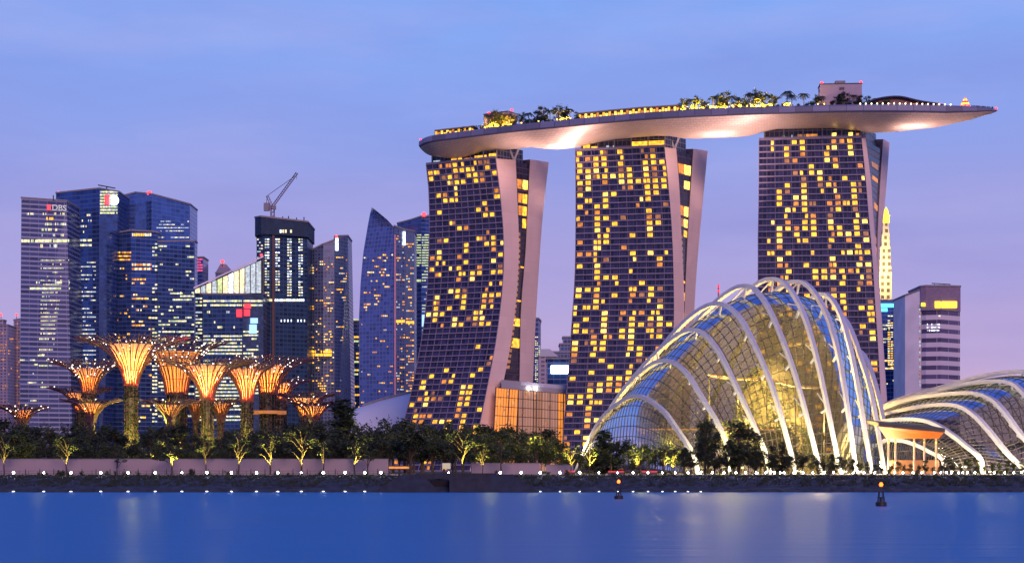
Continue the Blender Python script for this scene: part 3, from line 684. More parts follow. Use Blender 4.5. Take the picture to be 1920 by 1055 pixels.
mb.build('rebar_starters', M['dark_steel'], T)
# luffing crane on it
C = thing('tower_crane', 'luffing tower crane with a raised jib on top of the unfinished tower', 'crane', P(511, 407, 1512))
def lattice(a, b, w, name, wt=.45):
    mb = MB(); a, b = Vector(a), Vector(b); d = (b - a); x = d.cross(Vector((0, 1, 0))).normalized() * w / 2; y = d.cross(x).normalized() * w / 2; n = max(3, int(d.length / w / 1.2))
    cs = [x + y, x - y, -x - y, -x + y]
    for c in cs: mb.bar(a + c, b + c, wt)
    for i in range(n):
        p, q_ = a + d * (i / n), a + d * ((i + 1) / n)
        for k in range(4): mb.bar(p + cs[k], q_ + cs[(k + 1) % 4], wt * .7)
    mb.build(name, mat('crane_paint', (.22, .17, .22), .6), C)
lattice(P(511, 408, 1512), P(511, 386, 1512), 3.0, 'mast', .7); lattice(P(511, 387, 1511), P(557, 324, 1505), 1.8, 'jib', .32); lattice(P(510, 387, 1512), P(501, 367, 1513), 2.0, 'apex_frame', .4); lattice(P(513, 388, 1512), P(499, 391, 1514), 2.4, 'counter_jib', .6)
MB().box(P(500, 388, 1514), (5, 4, 7)).build('counterweight', M['grey_wall'], C); MB().box(P(514, 389, 1509), (3.2, 3, 3.4)).build('cab', M['grey_wall'], C)
mb = MB(); mb.bar(P(501, 367, 1513), P(552, 331, 1506), .35); mb.bar(P(501, 367, 1513), P(499, 388, 1514), .35); mb.bar(P(557, 324, 1505), P(556, 336, 1505), .3); mb.build('cables', M['dark_steel'], C)

# curved roof flats
T = bld('apartment_tower', 'violet tower with a curved sloping top and a white lit fin', 'apartment tower', 615, 1560)
b = Block(T, [(577, 1560, 476), (590, 1553, 466), (606, 1550, 458), (627, 1552, 450), (628, 1553, 443), (652, 1575, 442, 661)], 40, 'wall', VIOL)
q = region(b, 2, 592, 606, 488, 740, 40, 4, .14, GO, .3) + region(b, 3, 607, 626, 488, 740, 40, 5, .13, GO, .3) + region(b, 0, 579, 589, 490, 740, 40, 3, .2, GO, .3) + region(b, 4, 630, 651, 470, 740, 42, 5, .2, ['win_amber', 'win_gold', 'win_pale'], .6, .8, .5)
for i, (x0, x1) in enumerate(((578, 590), (590, 606), (606, 622))): q += region(b, i if i < 2 else 2 + 1, x0 + .5, x1 - .5, 656, 668, 2, 5, .97, ['win_gold'], .1, .9, .9)
winset(T, q); sign(T, b, 4, 629, 632, 446, 470, M['win_white'], 'lit_fin'); beacon(T, 631, 443, 1553, 1.2); beacon(T, 579, 472, 1560, 1)
T = bld('office_tower', 'narrow dark block with a green lit top in the gap left of the pointed tower', 'office tower', 667, 1680)
b = Block(T, [(655, 1680, 602), (678, 1680, 602)], 30, 'wall', DGREEN); q = region(b, 0, 658, 675, 596, 602, 1, 5, 1, ['win_green'], .1, .95, .5) + region(b, 0, 659, 676, 620, 790, 17, 4, .42, ['win_gold', 'win_green'], .6, .9, .5); winset(T, q)

# pointed twin-curved tower
T = bld('apartment_tower', 'tall glass tower with a sharp pointed top like a sail', 'apartment tower', 725, 1440)
mbw = MB(); rows = []; uvs = []
LE = [(389, 697), (400, 694), (420, 690), (474, 681), (530, 676), (596, 673), (700, 673), (880, 676)]; RIDGE = [(389, 698), (400, 712), (411, 725), (424, 738)]
for k in range(41):
    py = lerp(389, 882, (k / 40) ** 1.5); xl = interp(LE, py); xr = interp(RIDGE, py) if py < 424 else 738
    row = [P(lerp(xl, xr, j / 6), py, lerp(1455, 1440, j / 6)) for j in range(7)]; rows.append(row[::1]); uvs.append([((row[j] - row[0]).length, row[j].z) for j in range(7)])
mbw.grid(rows, 0, uvs); bk = Vector((0, 30, 0)); side = [[r_[0] + bk, r_[0]] for r_ in rows]; mbw.grid(side); mbw.grid([[r_[-1], r_[-1] + bk] for r_ in rows]); mbw.grid([[r_[-1] + bk, r_[0] + bk] for r_ in rows]); mbw.build('wall', SAIL, T)
class Flat(Block):
    def __init__(s, seg): s.seg = seg
fl = Flat([(Vector((Xp(673, 1455), 1455, 0)), Vector((Xp(738, 1440), 1440, 0)))])
q = region(fl, 0, 682, 737, 475, 600, 18, 11, .14, GO, .4) + region(fl, 0, 677, 737, 600, 840, 36, 13, .09, ['win_gold', 'win_amber', 'win_pale'], .5); winset(T, q)
b = Block(T, [(739, 1441, 424), (760, 1452, 431), (777, 1468, 434)], 34, 'side_block', VIOL); q = region(b, 0, 740, 759, 440, 840, 60, 5, .2, ['win_gold', 'win_amber', 'win_pale'], .4) + region(b, 1, 761, 776, 450, 840, 60, 4, .22, ['win_gold', 'win_amber', 'win_pale'], .4)
q += region(b, 0, 740, 759, 598, 606, 1, 6, 1, ['win_gold'], .1, .9, .7) + region(b, 1, 761, 776, 600, 608, 1, 5, 1, ['win_gold'], .1, .9, .7); winset(T, q)
sign(T, b, 0, 755, 758, 434, 460, M['win_white'], 'lit_fin'); mb = MB(); mb.bar(b.hit(0, 735 + 4.5, 860, .8)[0], b.hit(0, 739.5, 440, .8)[0], 1.6); mb.build('corner_fin', mat('corner_fin_pink', (.5, .25, .36), .5), T)
T = bld('office_tower', 'dark blue tower with green lit floors touching the left hotel tower', 'office tower', 775, 1620)
b = Block(T, [(745, 1630, 419), (772, 1615, 412), (790, 1605, 406), (812, 1610, 404)], 40, 'wall', BLUE2)
q = region(b, 1, 776, 790, 438, 500, 10, 4, .9, ['win_green'], .5, .95, .45) + region(b, 2, 791, 810, 438, 500, 10, 5, .9, ['win_green'], .5, .95, .45) + region(b, 2, 791, 806, 500, 800, 40, 4, .3, ['win_green', 'win_pale'], .6, .9, .4) + region(b, 1, 774, 790, 522, 530, 1, 4, 1, ['win_green'], 0, .9, .6); winset(T, q)
sign(T, b, 2, 788 + 3, 796, 590, 612, M['blue_sign'], 'blue_sign'); beacon(T, 795, 402, 1605, 2.2)

# the gap between the left and the middle hotel tower
T = bld('office_tower', 'slim rounded glass tower peeping out right of the left hotel tower', 'office tower', 1006, 1500)
b = Block(T, [(990, 1510, 602), (1002, 1500, 597), (1009, 1499, 597), (1014, 1506, 602)], 25, 'wall', GREYB); winset(T, region(b, 1, 1003, 1009, 630, 730, 22, 2, .5, CY, .5) + region(b, 2, 1009.5, 1013, 640, 730, 20, 1, .5, CY, .3))
T = bld('office_building', 'low grey building with a pale blue gabled glass roof between the hotel towers', 'office building', 1028, 1400, 'low buildings between the hotel towers')
b = Block(T, [(1010, 1400, 668), (1046, 1400, 668)], 40, 'wall', PALE); mb = MB(); a, c = P(1011, 668, 1399), P(1047, 668, 1399); k = Vector((0, 42, 0)); t0, t1 = P(1015, 654, 1399), P(1031, 654, 1399); mb.face([a, c, t1, t0]); mb.face([a + k, a, t0, t0 + k]); mb.face([c, c + k, t1 + k, t1]); mb.face([t0, t1, t1 + k, t0 + k]); mb.build('gabled_roof', facade('pale_roof_glass', (.22, .35, .55), (.4, .45, .55), 4, 4), T)
T = bld('office_building', 'stepped violet building behind the bright white sign', 'office building', 1058, 1450, 'low buildings between the hotel towers')
b = Block(T, [(1036, 1450, 660), (1090, 1450, 660)], 40, 'wall', VIOL); Block(T, [(1050, 1455, 645), (1090, 1455, 645)], 30, 'upper_block', VIOL, Zp(660, 1455)); Block(T, [(1056, 1460, 632), (1090, 1460, 632)], 20, 'top_block', VIOL, Zp(645, 1460))
T = bld('office_building', 'dark blue block carrying a glaring white sign between the hotel towers', 'office building', 1048, 1300, 'low buildings between the hotel towers')
b = Block(T, [(1026, 1300, 672), (1085, 1300, 672)], 40, 'wall', BLUE2); sign(T, b, 0, 1033, 1068, 685, 700, M['white_sign'], 'white_sign'); winset(T, region(b, 0, 1048, 1062, 726, 731, 1, 4, 1, ['win_cream'], 0, .9, .8))

# right of the hotel
T = bld('spire_tower', 'floodlit cream tower tapering to an orange lantern top behind right hotel tower', 'tower', 1660, 1750, 'office towers right of the hotel')
spm = facade('cream_tower_wall', (.10, .08, .05), (.62, .52, .36), 7, 6, .45, .45, .5, .3, var=.3)
def tiers(T, tl, Y, m):
    for i, (x0, x1, y0, y1, t) in enumerate(tl):
        w = Xp(x1, Y) - Xp(x0, Y); c = Vector(((Xp(x0, Y) + Xp(x1, Y)) / 2, Y + w / 2, (Zp(y0, Y) + Zp(y1, Y)) / 2)); MB().box(c, (w, w, Zp(y0, Y) - Zp(y1, Y)), 0, 0, t).build('tier', m, T)
tiers(T, [(1647, 1672, 510, 884, 1), (1649.5, 1671, 462, 510, .9), (1653, 1669, 440, 462, .9), (1655, 1667.5, 418, 440, .8)], 1750, spm)
MB().lathe(P(1661.5, 418, 1755), [(3.4, 0), (3.4, 7), (4.2, 7.2), (4.2, 8), (2.6, 9), (2.2, 13), (.2, 17)], 10).build('lantern', M['yellow_sign'], T); beacon(T, 1661.5, 397, 1755, 2)
for x, y, pw in ((1645, 520, 60000), (1674, 500, 40000), (1655, 470, 30000), (1660, 448, 20000)): lamp('spire_floodlight', P(x, y, 1728), pw, (1, .78, .32), 1)
T = bld('office_tower', 'blue office block with a glowing cyan sign right of the right hotel tower', 'office tower', 1672, 1620, 'office towers right of the hotel')
b = Block(T, [(1640, 1622, 563), (1697, 1615, 563)], 40, 'wall', BLUE2); q = region(b, 0, 1664, 1675, 590, 690, 18, 2, .75, ['win_cream', 'win_gold'], .3, .85, .5) + region(b, 0, 1652, 1696, 606, 620, 2, 10, .7, CY, .5) + region(b, 0, 1650, 1697, 672, 694, 3, 12, .6, ['win_gold', 'win_cream'], .7, .9, .5) + region(b, 0, 1650, 1697, 620, 740, 16, 10, .1, CY, .3)
winset(T, q); sign(T, b, 0, 1648, 1680, 569, 576, M['cyan_sign'], 'cyan_sign'); sign(T, b, 0, 1652, 1664, 577.5, 584, M['cyan_sign'], 'cyan_sign')
T = bld('office_tower', 'white slab tower with a striped violet face and yellow lit sign', 'office tower', 1745, 1500, 'office towers right of the hotel')
b = Block(T, [(1697, 1500, 554), (1727, 1490, 543)], 45, 'white_slab', WHITE); q = region(b, 0, 1723, 1726.5, 570, 725, 18, 1, .9, ['win_dim', 'win_pale'], .1, .7, .5); winset(T, q)
b = Block(T, [(1727.5, 1491, 537), (1736, 1488, 537), (1764, 1484, 537), (1800, 1500, 538)], 45, 'wall', STRIPE)
b2 = Block(T, [(1726.5, 1489, 537), (1736, 1486.5, 536), (1764, 1482.5, 536), (1801, 1499, 537)], 46, 'top_band', mat('top_band_wall', (.24, .18, .26), .6), Zp(582, 1489))
sign(T, b2, 2, 1765, 1792, 565, 577, M['yellow_sign'], 'yellow_sign'); sign(T, b2, 1, 1753, 1763.6, 565, 577, M['yellow_sign'], 'yellow_sign'); sign(T, b2, 0, 1728, 1735, 568, 574, M['yellow_sign'], 'yellow_sign')
mb = MB(); mb.bar(P(1747, 531, 1500), P(1782, 533, 1500), .8); mb.bar(P(1770, 532, 1500), P(1770, 538, 1500), .8); mb.bar(P(1752, 531.5, 1500), P(1752, 538, 1500), .5); mb.build('roof_gantry', M['dark_steel'], T)
winset(T, region(b, 1, 1738, 1762, 605, 622, 3, 8, .5, ['win_white', 'win_pale'], .3) + region(b, 1, 1764 - 10, 1764, 590, 594, 1, 2, .9, ['win_cream'], 0))
T = thing('lattice_mast', 'thin red lit lattice mast far behind, above the left shoulder of the glass dome', 'mast', (Xp(1347, 1700), 1700, GZ))
mb = MB(); a = Vector((Xp(1347, 1700), 1700, GZ)); t = P(1347, 533, 1700)
for k in range(3):
    d = Vector((math.cos(k * 2.1), math.sin(k * 2.1), 0)); mb.bar(a + d * 2.5, t + d * .4, .5)
for k in range(44): p = a.lerp(t, k / 44); mb.bar(p + Vector((-2 + k * .036, 0, 0)), p + Vector((2 - k * .036, 0, 4)), .35)
mb.build('mast', mat('red_mast_paint', (.5, .06, .07), .5), T)
for y in (536, 545): MB().ball(P(1347, y, 1697), 1.3, 8).build('beacon', M['red_sign'], T)

# ------------------------------------------------------------------ low hotel buildings: shell roof and the lit atrium
T = thing('shell_roof_hall', 'white curved shell roof of a low hall left of the left hotel tower', 'hall', (Xp(700, 1080), 1080, GZ))
rows = []
for k in range(17):
    t = k / 16; px = lerp(628, 800, t); py = interp([(0, 800), (.10, 781), (.25, 764), (.5, 749), (.78, 736), (1, 729)], t); f = P(px, py, 1100)
    rows.append([f + Vector((0, (j / 5) ** 1.0 * -34, -(j / 5) ** 2.2 * 26 * (.4 + t))) for j in range(6)][::-1] + [f + Vector((0, j * 10, -j * j * .9)) for j in range(1, 5)])
rows2 = [[p + Vector((0, 0, -1.2)) for p in r_] for r_ in rows]
MB().grid(rows).grid(rows2).build('shell', mat('shell_white', (.55, .60, .68), .45, scale=.03, noise=.1), T, smooth=True)
mb = MB(); mb.tube([r_[4] + Vector((0, -.3, .4)) for r_ in rows[5:]], .9); mb.build('seam', M['grey_wall'], T)
mb = MB()
for k in range(0, 17, 4): mb.bar(rows[k][0] + Vector((0, 2, 0)), Vector((rows[k][0].x, rows[k][0].y + 2, GZ)), 1.2)
mb.grid([[Vector((r_[0].x, r_[0].y + 6, GZ)) for r_ in rows], [r_[0] + Vector((0, 6, -.5)) for r_ in rows]]); mb.build('wall', M['grey_wall'], T)
T = thing('hotel_atrium', 'glowing orange glass atrium joining the feet of the left and middle hotel towers', 'atrium', (Xp(1000, 960), 962, GZ))
ys = 958
lit = facade('atrium_lit_glass', (.5, .2, .03), (.2, .1, .05), 3, 2, .12, .12)
M['atr_b'] = emat('lit_rose_glass', (.55, .26, .16), .55); M['atr_c'] = emat('lit_dull_brown_glass', (.5, .22, .09), .42)
strips = [(930, 972, 'orange_glass'), (973, 1000, 'orange_dim'), (1001, 1016, 'orange_dim'), (1017, 1046, 'orange_dim'), (1047, 1060, 'orange_glass')]
for i, (x0, x1, m) in enumerate(strips):
    n = max(3, int((x1 - x0) / 5)); t0 = lerp(727, 737, (x0 - 945) / 110); t1 = lerp(727, 737, (x1 - 945) / 110)
    g = MB(); sl = 12
    for a in range(n):
        for c in range(9):
            if (a * 7 + c * 3 + i) % 11 == 0 and m == 'orange_glass' and False: continue
            u0, u1 = a / n, (a + .93) / n; v0, v1 = c / 9, (c + .93) / 9; q = []
            for u, v in ((u0, v0), (u1, v0), (u1, v1), (u0, v1)):
                xt, tt = lerp(x0, x1, u), lerp(t0, t1, u); top = P(xt, tt, ys); bot = Vector((Xp(lerp(x0, x1, u) - (8 if i == 0 else 2), ys), ys, GZ)); q.append(bot.lerp(top, v) + Vector((0, (v - 1) * sl, 0)))
            g.face(q, None, (0 if (a * 5 + c * 11 + i) % 9 else 1) if i in (1, 2, 3) else (0 if (a + 2 * c) % 5 else 1))
    g.build('lit_glass', [M['orange_glass'], M['win_amber'], M['orange_dim'], M['orange_dim']] if i in (0, 4) else [[M['orange_dim'], M['atr_b'], M['atr_c'], M['atr_b'], M['orange_glass']][i], M['win_dim']], T)
g = MB(); n = 26
for k in range(n + 1):
    x = lerp(930, 1062, k / n); top = P(x, lerp(727, 737, (x - 945) / 110), ys - .2); bot = Vector((Xp(x - (8 if x < 970 else 2), ys), ys - 12.2, GZ)); g.bar(bot, top, .6 if k % 5 == 0 else .16)
g.build('mullions', M['dark_steel'], T)
g = MB(); a, c = P(940, 727, ys - .6), P(1062, 738, ys - .6); h = Vector((0, 0, 4.8)); k = Vector((0, 24, 0)); g.grid([[a, c], [a + h, c + h], [a + h + k, c + h + k], [a + k, c + k]], close=True); g.build('roof', facade('atrium_roof', (.34, .34, .44), (.24, .24, .32), 2, 3), T)
for x in (991, 1004): MB().ball(P(x, 728, ys - 1.4), .9, 8).build('roof_lamp', M['white_lamp'], T)
g = MB(); a, c = Vector((Xp(930, 960), 962, GZ)), Vector((Xp(1062, 960), 962, GZ)); g.grid([[a, c], [P(940, 727, 962), P(1062, 738, 962)]]); g.build('rear_wall', M['dark_wall'], T)

# ------------------------------------------------------------------ leafy things: scattered leaf-sized faces
def leaves(mb, c, rad, n, size, r, mi=None, flat=1.0):
    c = Vector(c)
    for _ in range(n):
        d = Vector((r.gauss(0, 1), r.gauss(0, 1), r.gauss(0, 1))).normalized() * (r.random() ** .45); p = c + Vector((d.x * rad, d.y * rad, d.z * rad * flat))
        u = Vector((r.gauss(0, 1), r.gauss(0, 1), r.gauss(0, .6))).normalized(); v = u.cross(Vector((r.gauss(0, 1), r.gauss(0, 1), r.gauss(0, 1)))).normalized(); s = size * r.uniform(.6, 1.3)
        mb.face([p - u * s, p - v * s * .5, p + u * s, p + v * s * .5], None, r.randrange(3) if mi is None else mi)

# ------------------------------------------------------------------ supertrees
CUP, _N, _L, _b = newmat('cup_membrane'); setp(_b, (.80, .58, .36), .6); _t = _N.new('ShaderNodeBsdfTranslucent'); _t.inputs[0].default_value = (.92, .58, .30, 1)
_m = _N.new('ShaderNodeMixShader'); _m.inputs[0].default_value = .7; _L.new(_b.outputs[0], _m.inputs[1]); _L.new(_t.outputs[0], _m.inputs[2]); _L.new(_m.outputs[0], _N['Material Output'].inputs[0])
def supertree(label, cx, Y, rim, neck, canopy, red=False, trunk=True, dots=60, ribs=20, power=1.0, tilt=0.0, colr=(1, .60, .20), seed=0, ring=None, side=(1, 1)):
    """rim, neck, canopy = (half width px, row px) as seen at depth Y"""
    r = random.Random(seed); s = Y / F
    c = Vector((Xp(cx, Y), Y, GZ)); T = thing('supertree', label, 'supertree', c, 'supertrees glowing in the garden')
    rr, zr = rim[0] * s, Zp(rim[1], Y); rn, zn = neck[0] * s, Zp(neck[1], Y); rc, zc = canopy[0] * s, Zp(canopy[1], Y); ax = Vector((c.x, c.y, 0))
    prof = [(rn + (rr - rn) * (t ** 1.6), zn + (zr - zn) * t) for t in [i / 12 for i in range(13)]]
    MB().lathe(ax, prof, 32).build('cup', CUP, T, smooth=True)
    rb = MB(); n = ribs                                          # the rod skin of the cup
    for k in range(n):
        a = 2 * math.pi * k / n; d = Vector((math.cos(a), math.sin(a), 0)); rb.tube([ax + d * (q + .12) + Vector((0, 0, z)) for q, z in prof[::3]] + [ax + d * rr * 1.02 + Vector((0, 0, zr + .1))], .10, 4)
    for i in (4, 8, 12):
        q, z = prof[i]; rb.tube([ax + Vector((math.cos(2 * math.pi * k / 32) * (q + .1), math.sin(2 * math.pi * k / 32) * (q + .1), z)) for k in range(33)], .09, 4)
    rb.build('rod_skin', M['mauve_steel'], T)
    cb = MB(); tips = []; nc = int(n * 1.25)                     # canopy branches forking outwards
    for k in range(nc):
        a = 2 * math.pi * (k + .5) / nc; d = Vector((math.cos(a), math.sin(a), 0)); e = r.uniform(.86, 1.04) * (side[1] if d.x > 0 else side[0]); pts = []
        R1 = rn + (rc * e - rn); zt = zc + r.uniform(-.5, .5)
        for t in [i / 8 for i in range(9)]:
            q = rn * 1.08 + (R1 - rn) * (t ** 1.55); z = zn - 1 + (zt - zn + 1) * (1 - (1 - t) ** 1.75); pts.append(ax + d * q + Vector((0, 0, z)))
        cb.tube(pts, [.26, .25, .24, .24, .23, .22, .20, .18, .16], 4); f = pts[5]; sd = Vector((-d.y, d.x, 0))
        for g in (-1, 1): cb.tube([f, f.lerp(pts[8], .5) + sd * g * rc * .05 + Vector((0, 0, .2)), pts[8] + sd * g * rc * .10 - d * .3], .16, 4)
        tips.append(pts)
    for i, w in ((4, .10), (6, .11), (7, .11)):
        for k in range(nc): cb.bar(tips[k][i], tips[(k + 1) % nc][i], w)
    cb.build('canopy_branches', M['mauve_steel'], T)
    ds = MB()
    for _ in range(dots):
        pts = tips[r.randrange(nc)]; t = r.uniform(2.5, 7.9); i = int(t); p = pts[i].lerp(pts[i + 1], t - i) + Vector((0, -.2, .25)); ds.ball(p, r.uniform(.16, .28), 6)
    ds.build('string_lights', M['dot_lamp'], T)
    if trunk:
        tk = MB(); tk.lathe(ax, [(rn * .80, GZ - .2), (rn * .78, zn * .5), (rn * .80, zn), (rn * .5, zn + .1)], 20); tk.build('trunk', M['dark_wall'], T)
        pl = MB(); zlow = GZ
        for _ in range(int(1100 * (rn / 4) * max(.5, (zn - GZ) / 30))):
            a = r.uniform(0, 6.283); z = r.uniform(zlow, zn - 1); q = rn * (.86 + .12 * r.random() + .25 * max(0, 1 - (z - GZ) / 14)); leaves(pl, ax + Vector((math.cos(a) * q, math.sin(a) * q, z)), .8, 4, .55, r, 2 if z < 19 else 0)  # pale leaves low, dark above: uplight falloff put into the leaf colour
        pl.build('planting', LEAF, T)
        st = MB()
        for k in range(12):
            a = 2 * math.pi * k / 12; st.bar(ax + Vector((math.cos(a) * rn * 1.05, math.sin(a) * rn * 1.05, GZ)), ax + Vector((math.cos(a) * rn, math.sin(a) * rn, zn)), .2)
        st.build('trunk_rods', M['mauve_steel'], T)
    if ring:
        for (rw, py, h, m) in ring:
            q = rw * s; z = Zp(py, Y); MB().lathe(ax, [(q * .8, z - h / 2), (q, z - h / 2), (q, z + h / 2), (q * .8, z + h / 2)], 28).build('ring_deck', m, T)
    h = zr - zn
    # lamps hung inside the cup: a warm one high up, a red one in the neck
    lamp('supertree_lamp', ax + Vector((0, 0, zn + h * .72)), power * 80 * rr * rr, colr, .8)
    lamp('supertree_lamp', ax + Vector((0, 0, zn + h * .50)), power * 26 * rr * rr, (1, .33, .05), .6)
    if red: lamp('supertree_neck_lamp', ax + Vector((0, 0, zn + h * .17)), power * 13000 * rn * rn, (1, .05, .02), .5)
    elif colr[2] < .3: lamp('supertree_neck_lamp', ax + Vector((0, 0, zn + h * .12)), power * 500 * rn * rn, (1, .22, .03), .5)
    return T
OR = (1, .36, .05); YE = (1, .58, .12); ORG_ = (1, .46, .07)
supertree('tallest supertree with a red neck and wide yellow cup, left of the others', 246, 630, (42, 646), (12, 718), (112, 634), red=True, dots=46, seed=1, power=1.1)
supertree('broad rear supertree with gold rings around its cup and many white dots', 331, 690, (42, 664), (19, 735), (98, 640), dots=120, seed=2, power=.45, colr=ORG_, ring=[(42, 662, .8, M['win_amber']), (36, 674, .5, M['win_dim']), (30, 686, .5, M['win_dim'])])
supertree('red necked supertree with a pale yellow cup in front of the slanted roof block', 389, 620, (37, 686), (11, 745), (92, 676), red=True, dots=24, seed=3, power=1.1)
supertree('red necked supertree right of the middle pair, its cup overlapping an orange one', 463, 640, (32, 692), (10.5, 749), (70, 683), red=True, dots=22, seed=4, power=1.1, side=(1, .8))
supertree('orange supertree with a round brown platform on its trunk and a long right canopy', 503, 665, (31, 685), (15, 735), (98, 672), dots=70, seed=5, colr=OR, power=.9, side=(.7, 1), ring=[(34, 773, 1.3, M['orange_dim'])])
supertree('small orange supertree peeping out behind the one with a platform', 527, 720, (19, 718), (10, 748), (60, 712), dots=20, seed=6, colr=ORG_, side=(.5, 1))
supertree('orange supertree with a broad dotted canopy, in front of lettered grey tower', 166, 650, (31, 691), (11, 733), (80, 677), dots=80, seed=7, colr=OR, power=.8)
supertree('yellow supertree half hidden behind a smaller one, left of the tallest', 150, 685, (27, 737), (9, 768), (66, 728), dots=10, seed=8, colr=ORG_, power=.9)
supertree('small low yellow supertree left of the tallest, in front of another', 172, 600, (26, 756), (6, 787), (60, 749), dots=6, seed=9, colr=ORG_, power=1.2)
supertree('small low supertree between the tallest one and the middle pair', 319, 600, (23, 759), (6, 789), (56, 750), dots=8, seed=10, colr=ORG_, power=1.1)
supertree('small low supertree partly behind the left side of a red necked trunk', 367, 655, (14, 757), (5, 786), (34, 750), dots=6, seed=11, colr=OR, power=1.0)
supertree('small low supertree just right of a red necked trunk', 414, 655, (19, 756), (6, 786), (44, 748), dots=6, seed=12, colr=ORG_, power=1.1)
supertree('flat yellow supertree behind its twin, left of the white shell roof', 573, 680, (29, 746), (10, 778), (66, 738), dots=8, seed=13, colr=YE, power=1.0)
supertree('small orange supertree in front of its flat twin, left of the white shell roof', 589, 610, (24, 761), (7, 788), (50, 754), dots=8, seed=14, colr=ORG_, power=1.1)
supertree('low supertree at the far left, only its glowing top above the trees', 42, 640, (20, 768), (6, 796), (50, 762), dots=16, seed=15, colr=OR, power=.7)
for (x, Y) in ((246, 626), (389, 616), (463, 636), (330, 684)):
    for d in (-9, 9): lamp('trunk_uplight', (Xp(x, Y) + d * .5, Y - 3.6, GZ + 12.5), 6000, (1, .82, .06), .3)

# ------------------------------------------------------------------ glass domes
GLASS, _N, _L, _b = newmat('dome_glass'); _N.remove(_b)
_tr = _N.new('ShaderNodeBsdfTransparent'); _tr.inputs[0].default_value = (.52, .50, .46, 1); _gl = _N.new('ShaderNodeBsdfGlossy'); _gl.inputs[0].default_value = (.72, .82, .92, 1); _gl.inputs['Roughness'].default_value = .06
_fr = _N.new('ShaderNodeFresnel'); _fr.inputs[0].default_value = 1.27; _ms = _N.new('ShaderNodeMixShader'); _L.new(_fr.outputs[0], _ms.inputs[0]); _tl = _N.new('ShaderNodeBsdfTranslucent'); _tl.inputs[0].default_value = (.62, .60, .56, 1); _m0 = _N.new('ShaderNodeMixShader'); _m0.inputs[0].default_value = .018; _L.new(_tr.outputs[0], _m0.inputs[1]); _L.new(_tl.outputs[0], _m0.inputs[2]); _L.new(_m0.outputs[0], _ms.inputs[1]); _L.new(_gl.outputs[0], _ms.inputs[2]); _L.new(_ms.outputs[0], _N['Material Output'].inputs[0])
M['flood_lens'] = emat('floodlight_lens', (1, .86, .55), 25)
def arch3d(pts, Yn, Yf, n=49):
    x0, x1 = pts[0][0], pts[-1][0]
    out = []
    for p in pts: out.append(P(p[0], p[1], lerp(Yn, Yf, (p[0] - x0) / (x1 - x0))))
    # stand both feet on the ground
    for i, k in ((0, 1), (-1, -2)): out[i].z = min(out[i].z, GZ)
    return spline(out, n)
